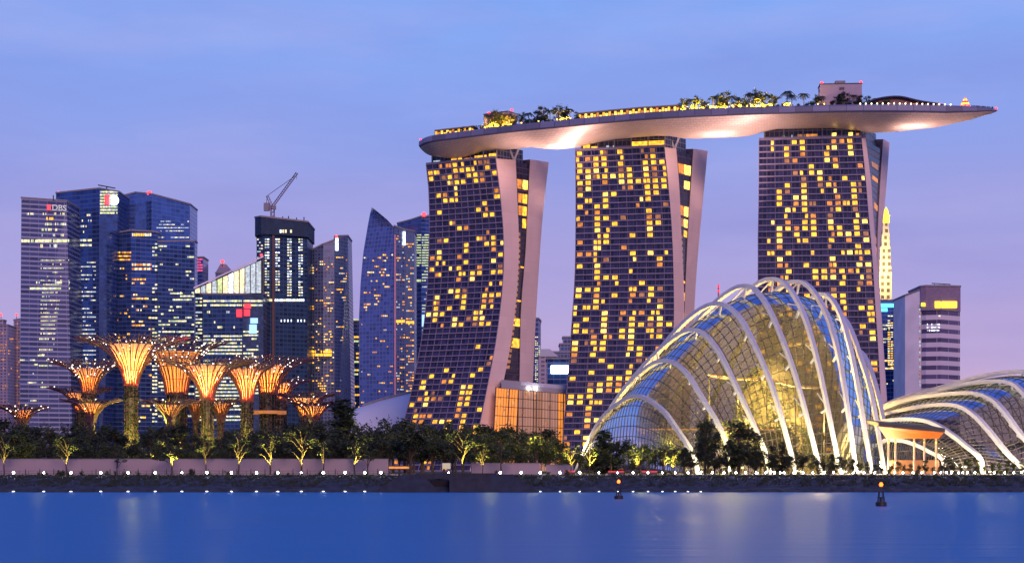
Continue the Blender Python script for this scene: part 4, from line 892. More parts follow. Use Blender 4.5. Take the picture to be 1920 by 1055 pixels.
def dome(label, arches, Ys, w0, h0, inset, nsub, strut_idx, grid_w, lightp, group, caps=True):
    A = [arch3d(a, y0, y1) for a, (y0, y1) in zip(arches, Ys)]
    c = sum((a[0] + a[-1] for a in A), Vector()) / (2 * len(A)); c.z = GZ
    T = thing('glass_dome', label, 'conservatory', c, group); ins = []
    for i, a in enumerate(A):
        mid = (a[0] + a[-1]) / 2; n = len(a); pl = (a[-1] - a[0]).cross(Vector((0, 0, 1))).normalized(); rows = []; inn = []
        for k, p in enumerate(a):
            t = (a[min(k + 1, n - 1)] - a[max(k - 1, 0)]).normalized(); up = pl.cross(t).normalized()
            if up.z < 0 and abs(t.z) < .9: up = -up
            outv = (p - mid); outv = (outv - t * outv.dot(t)); outv = outv.normalized() if outv.length > 1e-3 else Vector((0, 0, 1))
            f = math.sin(math.pi * k / (n - 1)) ** .6; w = w0 * (.55 + .45 * f); h = h0 * (.7 + .3 * f)
            rows.append([p - pl * w / 2 - outv * h, p - pl * w / 2 * .92, p + pl * w / 2 * .92, p + pl * w / 2 - outv * h])
            inn.append(mid + (p - mid) * (1 - inset * (1.0 if True else 0)) + Vector((0, 0, 0)))
        mb = MB(); mb.grid(rows, close=True); mb.face(rows[0]); mb.face(rows[-1][::-1])
        rib = mb.build('arch_rib', M['white_steel'], T); ins.append(inn)
        for k in strut_idx:
            p, q = a[k], inn[k]; j = min(len(A) - 1, i + 1); s = MB(); s.bar(p - (p - q).normalized() * .4, q, .55)
            q2 = inn[k + 2]; s.bar(p - (p - q).normalized() * .4, q2 + (ins[i][k] - inn[k]), .3)
            s.build('strut', M['white_steel'], rib)
    # glass skin lofted inside the arches, with its dark net of mullions
    if caps:
        m0, m1 = A[0], A[-1]; k0 = ((m0[0] + m0[-1]) / 2 - (A[1][0] + A[1][-1]) / 2); k1 = ((m1[0] + m1[-1]) / 2 - (A[-2][0] + A[-2][-1]) / 2)
        def cap(i, k, f): return [Vector((p.x + k.x * f, p.y + k.y * f, GZ + (p.z - GZ) * .08)) for p in ins[i]]
        loft = [cap(0, k0, .45), [Vector((p.x + k0.x * .32, p.y + k0.y * .32, GZ + (p.z - GZ) * .62)) for p in ins[0]]] + ins + [[Vector((p.x + k1.x * .32, p.y + k1.y * .32, GZ + (p.z - GZ) * .62)) for p in ins[-1]], cap(-1, k1, .45)]
    else: loft = ins
    cols = []; n = len(loft[0])
    for k in range(n): cols.append(spline([r_[k] for r_ in loft], (len(loft) - 1) * nsub + 1))
    G = [[cols[k][i] for k in range(n)] for i in range(len(cols[0]))]
    MB().grid(G).build('glass_skin', GLASS, T, smooth=True)
    net = MB()
    for i, row in enumerate(G):
        for k in range(n - 1): net.bar(row[k], row[k + 1], grid_w)
    for i in range(len(G) - 1):
        for k in range(1, n - 1, 1): net.bar(G[i][k], G[i + 1][k], grid_w)
    net.build('mullion_net', M['dark_steel'], T)
    for a in A:                                                  # one floodlight at each near foot, washing up the rib
        f = a[0]; q = a[4]; d = (a[-1] - a[0]).normalized(); pl = d.cross(Vector((0, 0, 1)))
        g = f + Vector((-.6, -3.6, 0)) - d * 1.2; g.z = GZ + .55
        fx = MB(); fx.box(g - Vector((0, 0, .15)), (.7, .5, .5)); fx.build('floodlight', M['dark_steel'], T); MB().box(g + Vector((0, 0, .16)), (.6, .4, .08)).build('floodlight_lens', M['flood_lens'], T)
        lamp('arch_floodlight', g + Vector((0, -.2, .6)), lightp * (.35 if 1665 < HX + f.x / f.y * F < 1790 else 1), (1, .72, .36), .25, 'SPOT', a[12], 70)
        lamp('arch_glow', g + Vector((0, -.5, 1.6)), lightp * (.10 if 1665 < HX + f.x / f.y * F < 1790 else .75), (1, .74, .38), .5)
    return T, A
D1 = [[(1310, 868), (1303, 852), (1270, 800), (1240, 762), (1200, 739), (1165, 750), (1120, 793), (1076, 842)],
      [(1372, 862), (1360, 817), (1316, 739), (1285, 692), (1248, 672), (1205, 692), (1150, 755), (1080, 843)],
      [(1445, 868), (1435, 841), (1378, 712), (1340, 642), (1303, 614), (1260, 632), (1200, 690), (1140, 770), (1086, 846)],
      [(1496, 876), (1454, 735), (1416, 642), (1385, 588), (1348, 565), (1302, 584), (1240, 648), (1160, 765), (1110, 850)],
      [(1542, 876), (1503, 735), (1473, 644), (1438, 566), (1402, 532), (1352, 554), (1280, 630), (1200, 750), (1150, 852)],
      [(1579, 876), (1529, 652), (1492, 553), (1452, 519), (1402, 542), (1335, 620), (1260, 750), (1216, 854)],
      [(1608, 876), (1583, 712), (1560, 610), (1530, 548), (1497, 524), (1452, 545), (1392, 635), (1330, 760), (1300, 856)],
      [(1636, 878), (1605, 697), (1583, 604), (1562, 560), (1540, 548), (1510, 570), (1470, 650), (1430, 770), (1410, 858)],
      [(1660, 878), (1636, 743), (1613, 663), (1592, 608), (1574, 590), (1552, 610), (1525, 690), (1505, 790), (1498, 860)],
      [(1672, 878), (1655, 775), (1636, 700), (1620, 664), (1606, 656), (1592, 680), (1578, 750), (1570, 860)]]
Y1 = [(470, 520), (471, 525), (472, 532), (474, 540), (476, 550), (478, 560), (480, 568), (483, 574), (487, 578), (493, 576)]
DOME1, A1 = dome('tall glass dome under ten white arches fanning from its low left foot', D1, Y1, 1.55, 1.15, .075, 4, (6, 11, 16, 21, 28, 35), .19, 15000, 'glass conservatories')
D2 = [[(1775, 866), (1770, 859), (1745, 843), (1719, 830), (1687, 822), (1650, 828), (1612, 856)],
      [(1846, 868), (1839, 856), (1812, 832), (1786, 811), (1749, 789), (1706, 782), (1653, 788), (1610, 812), (1580, 858)],
      [(1936, 890), (1892, 848), (1855, 803), (1825, 772), (1791, 756), (1733, 758), (1653, 776), (1600, 808), (1570, 858)],
      [(1985, 888), (1920, 816), (1881, 764), (1855, 742), (1812, 733), (1719, 743), (1649, 768), (1598, 800), (1560, 858)],
      [(2020, 888), (1960, 790), (1930, 745), (1892, 713), (1812, 716), (1740, 735), (1648, 762), (1590, 795), (1550, 858)],
      [(2080, 888), (2010, 760), (1965, 707), (1920, 693), (1850, 700), (1760, 724), (1668, 752), (1590, 790), (1545, 858)],
      [(2190, 888), (2110, 770), (2050, 720), (1990, 705), (1920, 712), (1800, 750), (1680, 800), (1600, 858)]]
Y2 = [(484, 500), (474, 512), (470, 524), (470, 536), (474, 550), (480, 566), (500, 590)]
DOME2, A2 = dome('low sweeping glass dome at the right edge with arches leaning right', D2, Y2, 2.4, 1.1, .06, 4, (6, 8, 10, 12, 14, 16), .19, 15000, 'glass conservatories')

# ------------------------------------------------------------------ inside the tall dome: planted mountain, walkways, warm lamps
r3 = random.Random(33); c = Vector((Xp(1445, 525), 525, GZ)); T = thing('planted_mountain', 'plant covered indoor mountain glowing green and gold inside the tall dome', 'garden mountain', c)
MB().lathe(c, [(15, -.1), (13, 8), (11, 17), (9, 25), (6, 32), (2, 36), (.1, 36.5)], 22).build('rock', mat('mountain_rock', (.09, .085, .06), .9, scale=.6, noise=.5, bump=.6), T)
pl = MB()
for _ in range(420):
    a = r3.uniform(0, 6.283); z = r3.uniform(1, 35); q = interp([(0, 15), (8, 13.2), (17, 11.2), (25, 9.2), (32, 6.2), (36, 1)], z); leaves(pl, c + Vector((math.cos(a) * q, math.sin(a) * q, z)), 1.6, 12, .55, r3)
pl.build('planting', LEAF, T)
def walkway(pts, name):
    T = thing('garden_walkway', name, 'walkway', pts[0] - Vector((0, 0, pts[0].z - GZ)))
    mb = MB()
    for a, b in zip(pts, pts[1:]): mb.bar(a, b, 2.4, .5)
    mb.build('deck', M['grey_wall'], T); g = MB()
    for a, b in zip(pts, pts[1:]): g.bar(a + Vector((0, -1.3, .25)), b + Vector((0, -1.3, .25)), .12, .28)
    g.build('edge_light', M['win_amber'], T); s = MB()
    for p in pts[::3]: s.bar(p, Vector((p.x, p.y, GZ)), .35)
    s.build('posts', M['dark_steel'], T)
walkway([P(lerp(1330, 1545, k / 12), lerp(703, 727, k / 12) + 3 * math.sin(k * .8), 512 - 12 * math.sin(k * .26)) for k in range(13)], 'upper lit walkway crossing the planted mountain inside the tall dome')
walkway([P(lerp(1185, 1450, k / 12), lerp(806, 806, k / 12), 497) for k in range(13)], 'lower lit walkway along the foot of the tall dome')
for (x, y, Y, p) in [(1230, 790, 505, 5000), (1300, 760, 508, 9000), (1360, 700, 508, 7000), (1420, 660, 505, 5000), (1400, 790, 505, 6000), (1470, 780, 504, 7000), (1540, 800, 508, 9000), (1500, 690, 506, 8000), (1350, 810, 500, 5000), (1590, 790, 520, 6000)]:
    lamp('conservatory_lamp', P(x, y, Y), p * 8, (1, .64, .17), .8)
lamp('conservatory_lamp', P(1520, 640, 505), 9000, (.75, .85, 1), 1.0)
lamp('conservatory_lamp', P(1880, 820, 500), 20000, (1, .74, .28), 1); lamp('conservatory_lamp', P(1780, 820, 508), 11000, (1, .74, .28), 1)
# pavilion between the domes
T = thing('pavilion', 'timber pavilion with glowing orange ceiling and lit columns between the two domes', 'pavilion', (Xp(1715, 470), 470, GZ))
a = [P(1648, 799, 466), P(1772, 810, 462)]; k = Vector((0, 16, 1.2)); h = Vector((0, 0, 1.1)); mb = MB(); mb.grid([a, [p + h for p in a], [p + h + k for p in a], [p + k for p in a]], close=True); mb.face([a[0], a[0] + h, a[0] + h + k, a[0] + k]); mb.face([a[1], a[1] + k, a[1] + h + k, a[1] + h]); mb.build('roof', mat('pavilion_roof', (.05, .045, .06), .6), T)
mb = MB(); w = Vector((0, 0, -3.2)); mb.grid([[p + Vector((0, 1, 0)) for p in a], [P(1662, 822, 475), P(1760, 822, 471)], [P(1662, 822, 480), P(1760, 822, 477)]]); mb.build('ceiling', mat('timber_ceiling', (.50, .13, .02), .6, scale=1), T)
for x, y in ((1666, 470), (1679, 468), (1733, 466), (1755, 465), (1714, 470)):
    p = Vector((Xp(x, y), y, GZ)); t = P(x, 822, y); MB().bar(p, t, .45).build('column', mat('pale_column', (.6, .5, .4), .5), T); MB().ball(P(x, 829, y - .6), .28, 8).build('column_lamp', M['win_bright'], T)
    lamp('pavilion_lamp', P(x, 832, y - 1.5), 45, (1, .34, .03), .3)
lamp('pavilion_lamp', P(1710, 838, 468), 130, (1, .36, .03), .6); lamp('pavilion_lamp', P(1720, 866, 460), 500, (1, .55, .05), .4)
mb = MB(); mb.box((Xp(1712, 482), 482, GZ + 2), (15, .4, 4)); mb.build('rear_wall', mat('warm_plaster', (.22, .10, .05), .7), T)

# ------------------------------------------------------------------ trees
def tree_proto(kind, seed, name='tree'):
    """a tree 10 m high with its base at the origin: trunk with limbs, crown of leaf clumps with gaps"""
    r = random.Random(seed); T = thing(name, 'x', 'tree', (0, 0, 0)); tk = MB(); cr = MB()
    if kind == 'round':
        H = 3.2; tk.tube([(0, 0, -.2), (r.uniform(-.15, .15), 0, H * .5), (r.uniform(-.2, .2), r.uniform(-.2, .2), H), (0, 0, 6.5)], [.26, .2, .16, .07], 6)
        for k in range(17):
            a = r.uniform(0, 6.283); q = r.uniform(.6, 3.0); z = r.uniform(3.2, 8.8); q *= 1 - max(0, z - 6.5) / 4.5; p = Vector((math.cos(a) * q, math.sin(a) * q, z))
            tk.tube([(0, 0, max(2.2, z - 3)), p * .6 + Vector((0, 0, z * .3)), p], [.10, .07, .03], 4); m = r.choice([0, 0, 1, 1, 2]); leaves(cr, p, r.uniform(.8, 1.5), 62, .30, r, m, .75)
            leaves(cr, p, 1.9, 14, .26, r, None, .8)
    elif kind == 'tall':
        tk.tube([(0, 0, -.2), (.1, 0, 5), (0, .1, 8.6)], [.24, .17, .05], 6)
        for k in range(16):
            a = r.uniform(0, 6.283); z = r.uniform(2.2, 9.3); q = r.uniform(.3, 1.9) * (1 - abs(z - 5.2) / 6.5); p = Vector((math.cos(a) * q, math.sin(a) * q, z))
            tk.tube([(0, 0, z - 1.2), p], [.08, .03], 4); leaves(cr, p, r.uniform(.7, 1.15), 62, .28, r, r.choice([0, 0, 1, 2]), 1.0); leaves(cr, p, 1.6, 10, .26, r)
    elif kind == 'cypress':
        tk.tube([(0, 0, -.2), (0, 0, 9)], [.2, .04], 6)
        for k in range(20):
            z = r.uniform(.8, 9.6); q = (1 - z / 10.4) * 1.25 * r.uniform(.2, 1); a = r.uniform(0, 6.283); leaves(cr, (math.cos(a) * q, math.sin(a) * q, z), .75, 64, .26, r, r.choice([0, 0, 1]), 1.3)
    elif kind == 'open':                                         # young thin tree with a few leaf clouds
        tk.tube([(0, 0, -.2), (.15, 0, 2.5), (-.1, .1, 5), (.2, 0, 7.5)], [.16, .12, .08, .04], 6)
        for k in range(9):
            a = r.uniform(0, 6.283); z = r.uniform(3.6, 9.3); q = r.uniform(.8, 2.6); p = Vector((math.cos(a) * q, math.sin(a) * q, z)); tk.tube([(0, 0, max(2.4, z - 2.6)), p * .55 + Vector((0, 0, z * .36)), p], [.09, .06, .03], 4); leaves(cr, p, r.uniform(.6, 1.1), 34, .30, r, r.choice([1, 2, 2]), .6)
    elif kind == 'palm':
        tk.tube([(0, 0, -.2), (.1, 0, 4), (0, 0, 7.6)], [.26, .19, .16], 7)
        for k in range(15):
            a = 2 * math.pi * k / 15 + r.uniform(-.15, .15); e = r.uniform(.1, 1.0); Lg = r.uniform(2.6, 3.4); pts = []
            for t in [i / 6 for i in range(7)]: pts.append(Vector((math.cos(a) * Lg * t * math.cos(e * .5), math.sin(a) * Lg * t * math.cos(e * .5), 7.6 + 2.2 * e * t - 2.6 * t * t)))
            cr.tube(pts, [.06] * 7, 3, 0, False); sd = Vector((-math.sin(a), math.cos(a), 0))
            for i in range(1, 6):
                for u in (0, .5):
                    p = pts[i].lerp(pts[i + 1], u)
                    for g in (-1, 1): w = .85 * (1 - i / 9); cr.face([p, p + sd * g * w + Vector((0, 0, -.35)), p + sd * g * w * .9 + (pts[i + 1] - pts[i]) * .3 + Vector((0, 0, -.3)), p + (pts[i + 1] - pts[i]) * .32], None, r.randrange(2))
    elif kind == 'shrub':
        for k in range(8):
            a = r.uniform(0, 6.283); q = r.uniform(0, 4); z = r.uniform(1.5, 8); p = Vector((math.cos(a) * q, math.sin(a) * q, z)); tk.tube([(0, 0, -.1), p], [.3, .1], 4); leaves(cr, p, 2.4, 40, .8, r, r.randrange(3))
    tk.build('trunk', M['bark'], T); cr.build('crown', LEAF, T); return T
PROTO = {}; USED = set()
KINDS = {'round': 4, 'tall': 3, 'cypress': 1, 'open': 4, 'palm': 2, 'shrub': 3}
for kd, n in KINDS.items(): PROTO[kd] = [tree_proto(kd, 100 + i * 7 + len(kd), {'palm': 'palm_tree', 'shrub': 'shrub', 'cypress': 'cypress_tree'}.get(kd, 'tree')) for i in range(n)]
tr = random.Random(77)
def plant(kd, pos, h, label, group, wide=1.0, cat=None):
    i = tr.randrange(len(PROTO[kd])); p = PROTO[kd][i]; rz = tr.uniform(0, 6.28); sc = (h / 10 * wide, h / 10 * wide, h / 10)
    if (kd, i) not in USED: USED.add((kd, i)); p.location = pos; p.rotation_euler = (0, 0, rz); p.scale = sc; p['label'] = label; p['group'] = group; o = p
    else: o = dup(p, pos, rz, sc, label, group)
    o['category'] = cat or {'palm': 'palm tree', 'shrub': 'shrub'}.get(kd, 'tree'); return o
ZONES = [(0, 140, 'below the lettered grey tower'), (140, 290, 'by the tallest supertree'), (290, 430, 'below the slanted bright roof'), (430, 600, 'by the supertree with platform'), (600, 770, 'below the white shell roof'),
         (770, 935, 'below the left hotel tower'), (935, 1075, 'below the orange glass atrium'), (1075, 1320, 'before left end of the tall dome'), (1320, 1500, 'before middle of the tall dome'), (1500, 1670, 'before right end of the tall dome'), (1670, 1800, 'below the pavilion'), (1800, 2000, 'before the low right dome')]
def zone(px): return next(z for z in ZONES if z[0] <= px < z[1])[2] if px >= 0 else ZONES[0][2]
COUNT = {}
KW = {'round': 'dark bushy tree', 'tall': 'dark narrow tree', 'open': 'thin open tree', 'palm': 'dark palm', 'cypress': 'dark conical tree', 'shrub': 'low shrub'}
def zlabel(kd, px, row):
    k = (kd, zone(px), row); COUNT[k] = COUNT.get(k, 0) + 1
    return '%s %s %s, %s from left' % (row, KW[kd], zone(px), ordn(COUNT[k] - 1))
# back row: the tall dark belt behind the wall
TOP3 = [(-20, 778), (60, 780), (130, 786), (205, 790), (228, 815), (264, 815), (285, 792), (340, 792), (372, 806), (404, 812), (425, 790), (470, 792), (540, 782), (600, 775), (640, 768), (690, 778), (730, 770), (790, 772), (850, 778), (930, 788), (1000, 792), (1040, 798), (1060, 836), (1130, 838)]
px = -25
while px < 1110:
    Y = tr.uniform(520, 580); y = interp(TOP3, px) + tr.uniform(-2, 12); kd = tr.choice(['round', 'round', 'round', 'tall'])
    h = Zp(y, Y) - GZ; plant(kd, (Xp(px, Y), Y, GZ), h, zlabel(kd, px, 'back row'), 'dark trees behind the bank wall', {'round': .95, 'tall': 1.3}[kd]); px += tr.uniform(13, 22)
# middle row
TOP2 = [(-20, 800), (130, 812), (205, 822), (246, 848), (275, 836), (300, 822), (365, 836), (388, 846), (412, 836), (430, 818), (520, 812), (600, 806), (700, 800), (760, 790), (830, 806), (900, 800), (960, 806), (1036, 806), (1058, 840), (1104, 842), (1128, 816), (1180, 820), (1240, 826), (1300, 830), (1420, 838), (1500, 846), (1580, 852), (1660, 864), (1700, 868), (1760, 862), (1850, 858), (1940, 862)]
px = -18
while px < 1940:
    Y = tr.uniform(446, 460) if px > 1000 else tr.uniform(450, 490); y = interp(TOP2, px) + tr.uniform(-4, 12); kd = tr.choice(['round', 'round', 'tall', 'shrub' if px > 1450 else 'round'])
    h = max(2.2, Zp(y, Y) - GZ); plant(kd, (Xp(px, Y), Y, GZ), h, zlabel(kd, px, 'middle row'), 'dark trees along the bank', {'round': 1.0, 'tall': 1.35, 'shrub': .7}[kd]); px += tr.uniform(15, 26) if px < 1080 else tr.uniform(10, 17)
# trees that stand out by their outline
for kd, px, top, Y, w, lab in [('cypress', 645, 746, 470, 2.2, 'tall dark conical tree rising in front of the white shell roof'), ('round', 770, 776, 448, 1.25, 'large black bushy tree beside the concrete outfall'), ('cypress', 1132, 806, 450, 2.6, 'bluish conical tree before the low left foot of the tall dome'),
                             ('round', 1322, 776, 452, .85, 'tall dark bushy tree standing before the second arch of the tall dome'), ('round', 1328, 790, 456, .8, 'dense dark tree under the tall bushy one before the dome'), ('tall', 1385, 784, 453, 1.5, 'dark feathery tree before the third arch of the tall dome'), ('round', 1372, 800, 457, .8, 'dark bushy tree left of the feathery one at the third arch'), ('tall', 1415, 808, 455, 1.4, 'dark narrow tree covering the foot of the third arch'),
                             ('tall', 1448, 832, 450, 1.1, 'slim dark tree between the third and fourth arch feet'), ('cypress', 1466, 828, 452, 1.6, 'small dark cone shaped tree by the fourth arch foot'), ('cypress', 1560, 850, 450, 1.7, 'small pointed tree between the fifth and sixth arch feet')]:
    o = plant(kd, (Xp(px, Y), Y, GZ), Zp(top, Y) - GZ, lab, 'single trees on the bank', w)
# young lit trees in front of the wall, each with a small garden uplight
LITP = [(8, 805, 1), (125, 812, 1), (220, 838, 0), (322, 812, 1), (386, 812, 1), (447, 800, 1), (507, 808, 1), (566, 796, 1), (606, 806, 1), (665, 812, 1), (690, 830, 0), (868, 800, 1), (905, 828, 1), (940, 806, 0), (1070, 830, 1), (1105, 826, 1), (1195, 828, 2), (1245, 822, 1), (1262, 840, 1)]
for i, (px, top, lit_) in enumerate(LITP):
    Y = 424 + (i * 37 % 5) * .8; kd = 'open'
    plant(kd, (Xp(px, Y), Y, GZ), Zp(top, Y) - GZ, 'young thin tree on the promenade before the wall, %s from the left' % ordn(i), 'young trees on the promenade', 1.0 + i * 5 % 4 * .14)
    if lit_: lamp('tree_uplight', (Xp(px, Y) + (.9 if i % 2 else -.9), Y - 1.6, GZ + .7), (15000 + i * 7919 % 30000) * lit_, (1, .80, .10), .15, 'SPOT', (Xp(px, Y), Y, GZ + (Zp(top, Y) - GZ) * .8), 62)
for (px, py, Y, p) in [(246, 800, 606, 2500), (290, 843, 452, 260), (400, 800, 600, 1800), (700, 806, 470, 200), (855, 805, 520, 700), (918, 815, 444, 220), (1000, 822, 446, 160), (1065, 834, 446, 260), (1200, 838, 444, 260), (1275, 830, 480, 700), (1380, 750, 500, 2200), (1700, 872, 440, 60), (1735, 870, 442, 60), (1840, 862, 446, 200), (1900, 870, 446, 260), (70, 842, 446, 120), (1365, 842, 462, 700), (1430, 850, 462, 700)]:
    lamp('garden_uplight', P(px, py, Y), (p * 16 if Y < 470 or p > 2000 else p * 8), (1, .80, .08), .25)
for i in range(26):                                              # plants inside the tall dome
    px = 1200 + i * 14.6; Y = 498 + (i * 13 % 23); h = [9, 13, 11, 16, 8][i % 5] * (1.3 if 8 < i < 22 else .8); kd = ['round', 'palm', 'tall'][i % 3]
    plant(kd, (Xp(px, Y), Y, GZ), h, '%s lit gold inside the tall glass dome, %s from the left' % ({'round': 'bushy tree', 'palm': 'palm', 'tall': 'narrow tree'}[kd], ordn(i)), 'indoor trees of the tall dome')
for i in range(6):
    px = 1775 + i * 28; Y = 492 + (i * 7 % 11); plant(['round', 'palm'][i % 2], (Xp(px, Y), Y, GZ), 8 + i % 3 * 2, '%s inside the low right glass dome, %s from the left' % (['bushy tree', 'palm'][i % 2], ordn(i)), 'indoor trees of the low dome')
# shrubs on the bank in front of the wall
for i in range(46):
    px = tr.uniform(0, 735) if i < 26 else tr.uniform(880, 1920); Y = tr.uniform(416.5, 419); h = tr.uniform(.9, 2.2)
    SH = globals().setdefault('SHR', []); SH.append((px, Y, h))
for i, (px, Y, h) in enumerate(sorted(SHR)):
    plant('shrub', (Xp(px, Y), Y, 3.7), h, 'low dark shrub on the bank top among the lamps, %s from the left' % ordn(i), 'shrubs on the bank top', .9)

# ------------------------------------------------------------------ promenade lamps, wall, posts, waterline glints
LAMPX = [25, 82, 133, 189, 240, 291, 341, 388, 434, 481, 521, 565, 606, 647, 684, 714]
LAMPR = [938, 977, 1013, 1050, 1087, 1123, 1158, 1187, 1215, 1242, 1266, 1290, 1314, 1336, 1358, 1380, 1398, 1418, 1436, 1452, 1463, 1470, 1488, 1506, 1524, 1545, 1563, 1580, 1600, 1620, 1640, 1661, 1677, 1693, 1712, 1728, 1752, 1764, 1775, 1784, 1797, 1805, 1814, 1828, 1864, 1884, 1901, 1915]
M['globe'] = emat('lamp_globe', (1, .96, .84), 50); M['water_glint'] = emat('waterline_glint_glow', (.9, .97, 1), 9)
def lamp_proto(r):
    T = thing('promenade_lamp', 'x', 'lamp', (0, 0, 0)); MB().lathe((0, 0, 0), [(.16, -.3), (.12, .0), (.07, .06), (.06, .72), (.13, .76)], 8).build('post', M['dark_steel'], T); MB().ball((0, 0, .98), r, 10).build('globe', M['globe'], T); return T
lp = [lamp_proto(.27), lamp_proto(.19)]; first = [True, True]
def put_lamp(px, lab, big):
    Y = 414.0 + (.9 if px > 800 else 0); loc = (Xp(px, Y), Y, 3.72); i = 0 if big else 1
    if first[i]: first[i] = False; o = lp[i]; o.location = loc; o['label'] = lab; o['group'] = 'lamps along the waterside promenade'
    else: dup(lp[i], loc, 0, 1, lab, 'lamps along the waterside promenade')
for i, px in enumerate(LAMPX): put_lamp(px, 'white globe lamp before the long pink wall, %s from the left' % ordn(i), i % 5 != 1)
for i, px in enumerate(LAMPR): put_lamp(px, 'white globe lamp on the bank right of the outfall, %s from the outfall' % ordn(i), i < 5)
wl = thing('waterline_glint', 'x', 'lamp', (0, 0, 0)); MB().lathe((0, 0, 0), [(.01, .08), (.36, .08), (.45, .0), (.45, -.5)], 12).build('glint_base', M['grey_wall'], wl); MB().lathe((0, 0, 0), [(.01, .17), (.2, .16), (.33, .08), (.34, .0)], 12).build('lens', M['water_glint'], wl)  # added glowing discs standing for the lamps' reflections at the water's edge
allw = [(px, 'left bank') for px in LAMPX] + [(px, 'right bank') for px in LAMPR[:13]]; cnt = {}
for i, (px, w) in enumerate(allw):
    cnt[w] = cnt.get(w, 0) + 1; lab = 'small added white glint at the waterline of the %s, %s from the left' % (w, ordn(cnt[w] - 1)); loc = (Xp(px, 399.2), 399.2, .12); sx = 1.0 if i < 17 else .8
    if i == 0: wl.location = loc; wl['label'] = lab; wl['group'] = 'added glints at the waterline'
    else: dup(wl, loc, 0, sx, lab, 'added glints at the waterline')
pk = facade('pink_wall_panels', (.33, .27, .31), (.26, .22, .26), 40, 12, .004, .006, .7, .3, var=.04)
def wall(label, x0, x1, y0, Y, name='garden_wall'):
    a, b = Xp(x0, Y), Xp(x1, Y); T = thing(name, label, 'wall', ((a + b) / 2, Y, GZ)); h = Zp(y0, Y) - GZ
    MB().box(((a + b) / 2, Y, GZ + h / 2 - .1), (b - a, .5, h + .2)).build('panels', pk, T); MB().box(((a + b) / 2, Y, GZ + h + .12), (b - a + .2, .8, .22)).build('coping', M['grey_wall'], T)
wall('long low pale pink wall behind the lamps of the left bank', -20, 728, 861, 432); wall('short pale pink wall under the trees right of the outfall', 884, 1012, 869, 434); wall('pale pink wall piece beneath the left end of the tall dome', 1024, 1075, 872, 434)
pp = None
for i in range(26):
    px = 48 + i * 26.4; loc = (Xp(px, 420), 420, GZ)
    if pp is None:
        pp = thing('bollard', 'x', 'bollard', loc); MB().lathe(loc, [(.16, 0), (.13, .1), (.12, 1.25), (.15, 1.3), (.12, 1.4), (.01, 1.42)], 8).build('post', M['dark_steel'], pp); MB().lathe(loc, [(.165, 1.0), (.165, 1.12)], 8).build('band', M['grey_wall'], pp); o = pp
    else: o = dup(pp, loc)
    o['label'] = 'dark bollard before the long pink wall, %s from the left' % ordn(i); o['group'] = 'bollards along the promenade'
for (px, w, nm) in [(748, 8, 'orange lit low sign just right of the long pink wall')]:
    T = thing('lit_sign', nm, 'sign', (Xp(px, 425), 425, GZ)); c = P(px, 876, 425); MB().box(c, (5.2, .3, .55)).build('light_strip', M['win_amber'], T); MB().box(c + Vector((0, .2, 0)), (5.6, .12, .9)).build('panel', M['dark_steel'], T)
    for d in (-2, 2): MB().bar(Vector((c.x + d, 425.2, GZ)), c + Vector((d, .2, 0)), .15).build('leg', M['dark_steel'], T)
T = thing('lit_signboard', 'small pale lit signboard beside the concrete outfall', 'sign', (Xp(837, 428), 428, GZ)); c = P(837, 873, 428); MB().box(c, (2.1, .15, 1.5)).build('board', emat('signboard_light', (.85, .74, .5), .45), T); MB().box(c + Vector((0, .15, 0)), (2.3, .1, 1.7)).build('frame', M['dark_steel'], T)
for d in (-.8, .8): MB().bar(Vector((c.x + d, 428.15, 3.7)), c + Vector((d, .15, 0)), .12).build('leg', M['dark_steel'], T)
put_lamp(841, 'white globe lamp standing beside the pale lit signboard', False)
for i, (x0, x1) in enumerate(((1058, 1078), (1140, 1170), (1203, 1232))):
    Y = 420; T = thing('lit_barrier', ['low red lit barrier beneath the left foot of the tall dome', 'low red lit barrier behind the left buoy', 'low red lit barrier right of the left buoy'][i], 'barrier', (Xp((x0 + x1) / 2, Y), Y, GZ)); a, b = Xp(x0, Y), Xp(x1, Y)
    MB().box(((a + b) / 2, Y, GZ + .75), (b - a, .2, .3)).build('red_strip', emat('barrier_red', (1, .03, .06), .7), T); MB().box(((a + b) / 2, Y + .2, GZ + .4), (b - a, .15, .9)).build('rail', M['dark_steel'], T)
T = thing('railing', 'thin dark metal railing along the promenade before the long pink wall', 'railing', (Xp(360, 419.4), 419.4, 4.0)); a, b = Xp(-15, 419.4), Xp(735, 419.4); n = 44
for k in range(n + 1):
    x = lerp(a, b, k / n); MB().bar((x, 419.4, 3.9), (x, 419.4, 5.15), .08).build('post', M['dark_steel'], T)
for z in (4.6, 5.15): MB().bar((a, 419.4, z), (b, 419.4, z), .07).build('rail', M['dark_steel'], T)
lamp('arch_glow', P(1079, 832, 516), 9000, (1, .72, .34), .5)
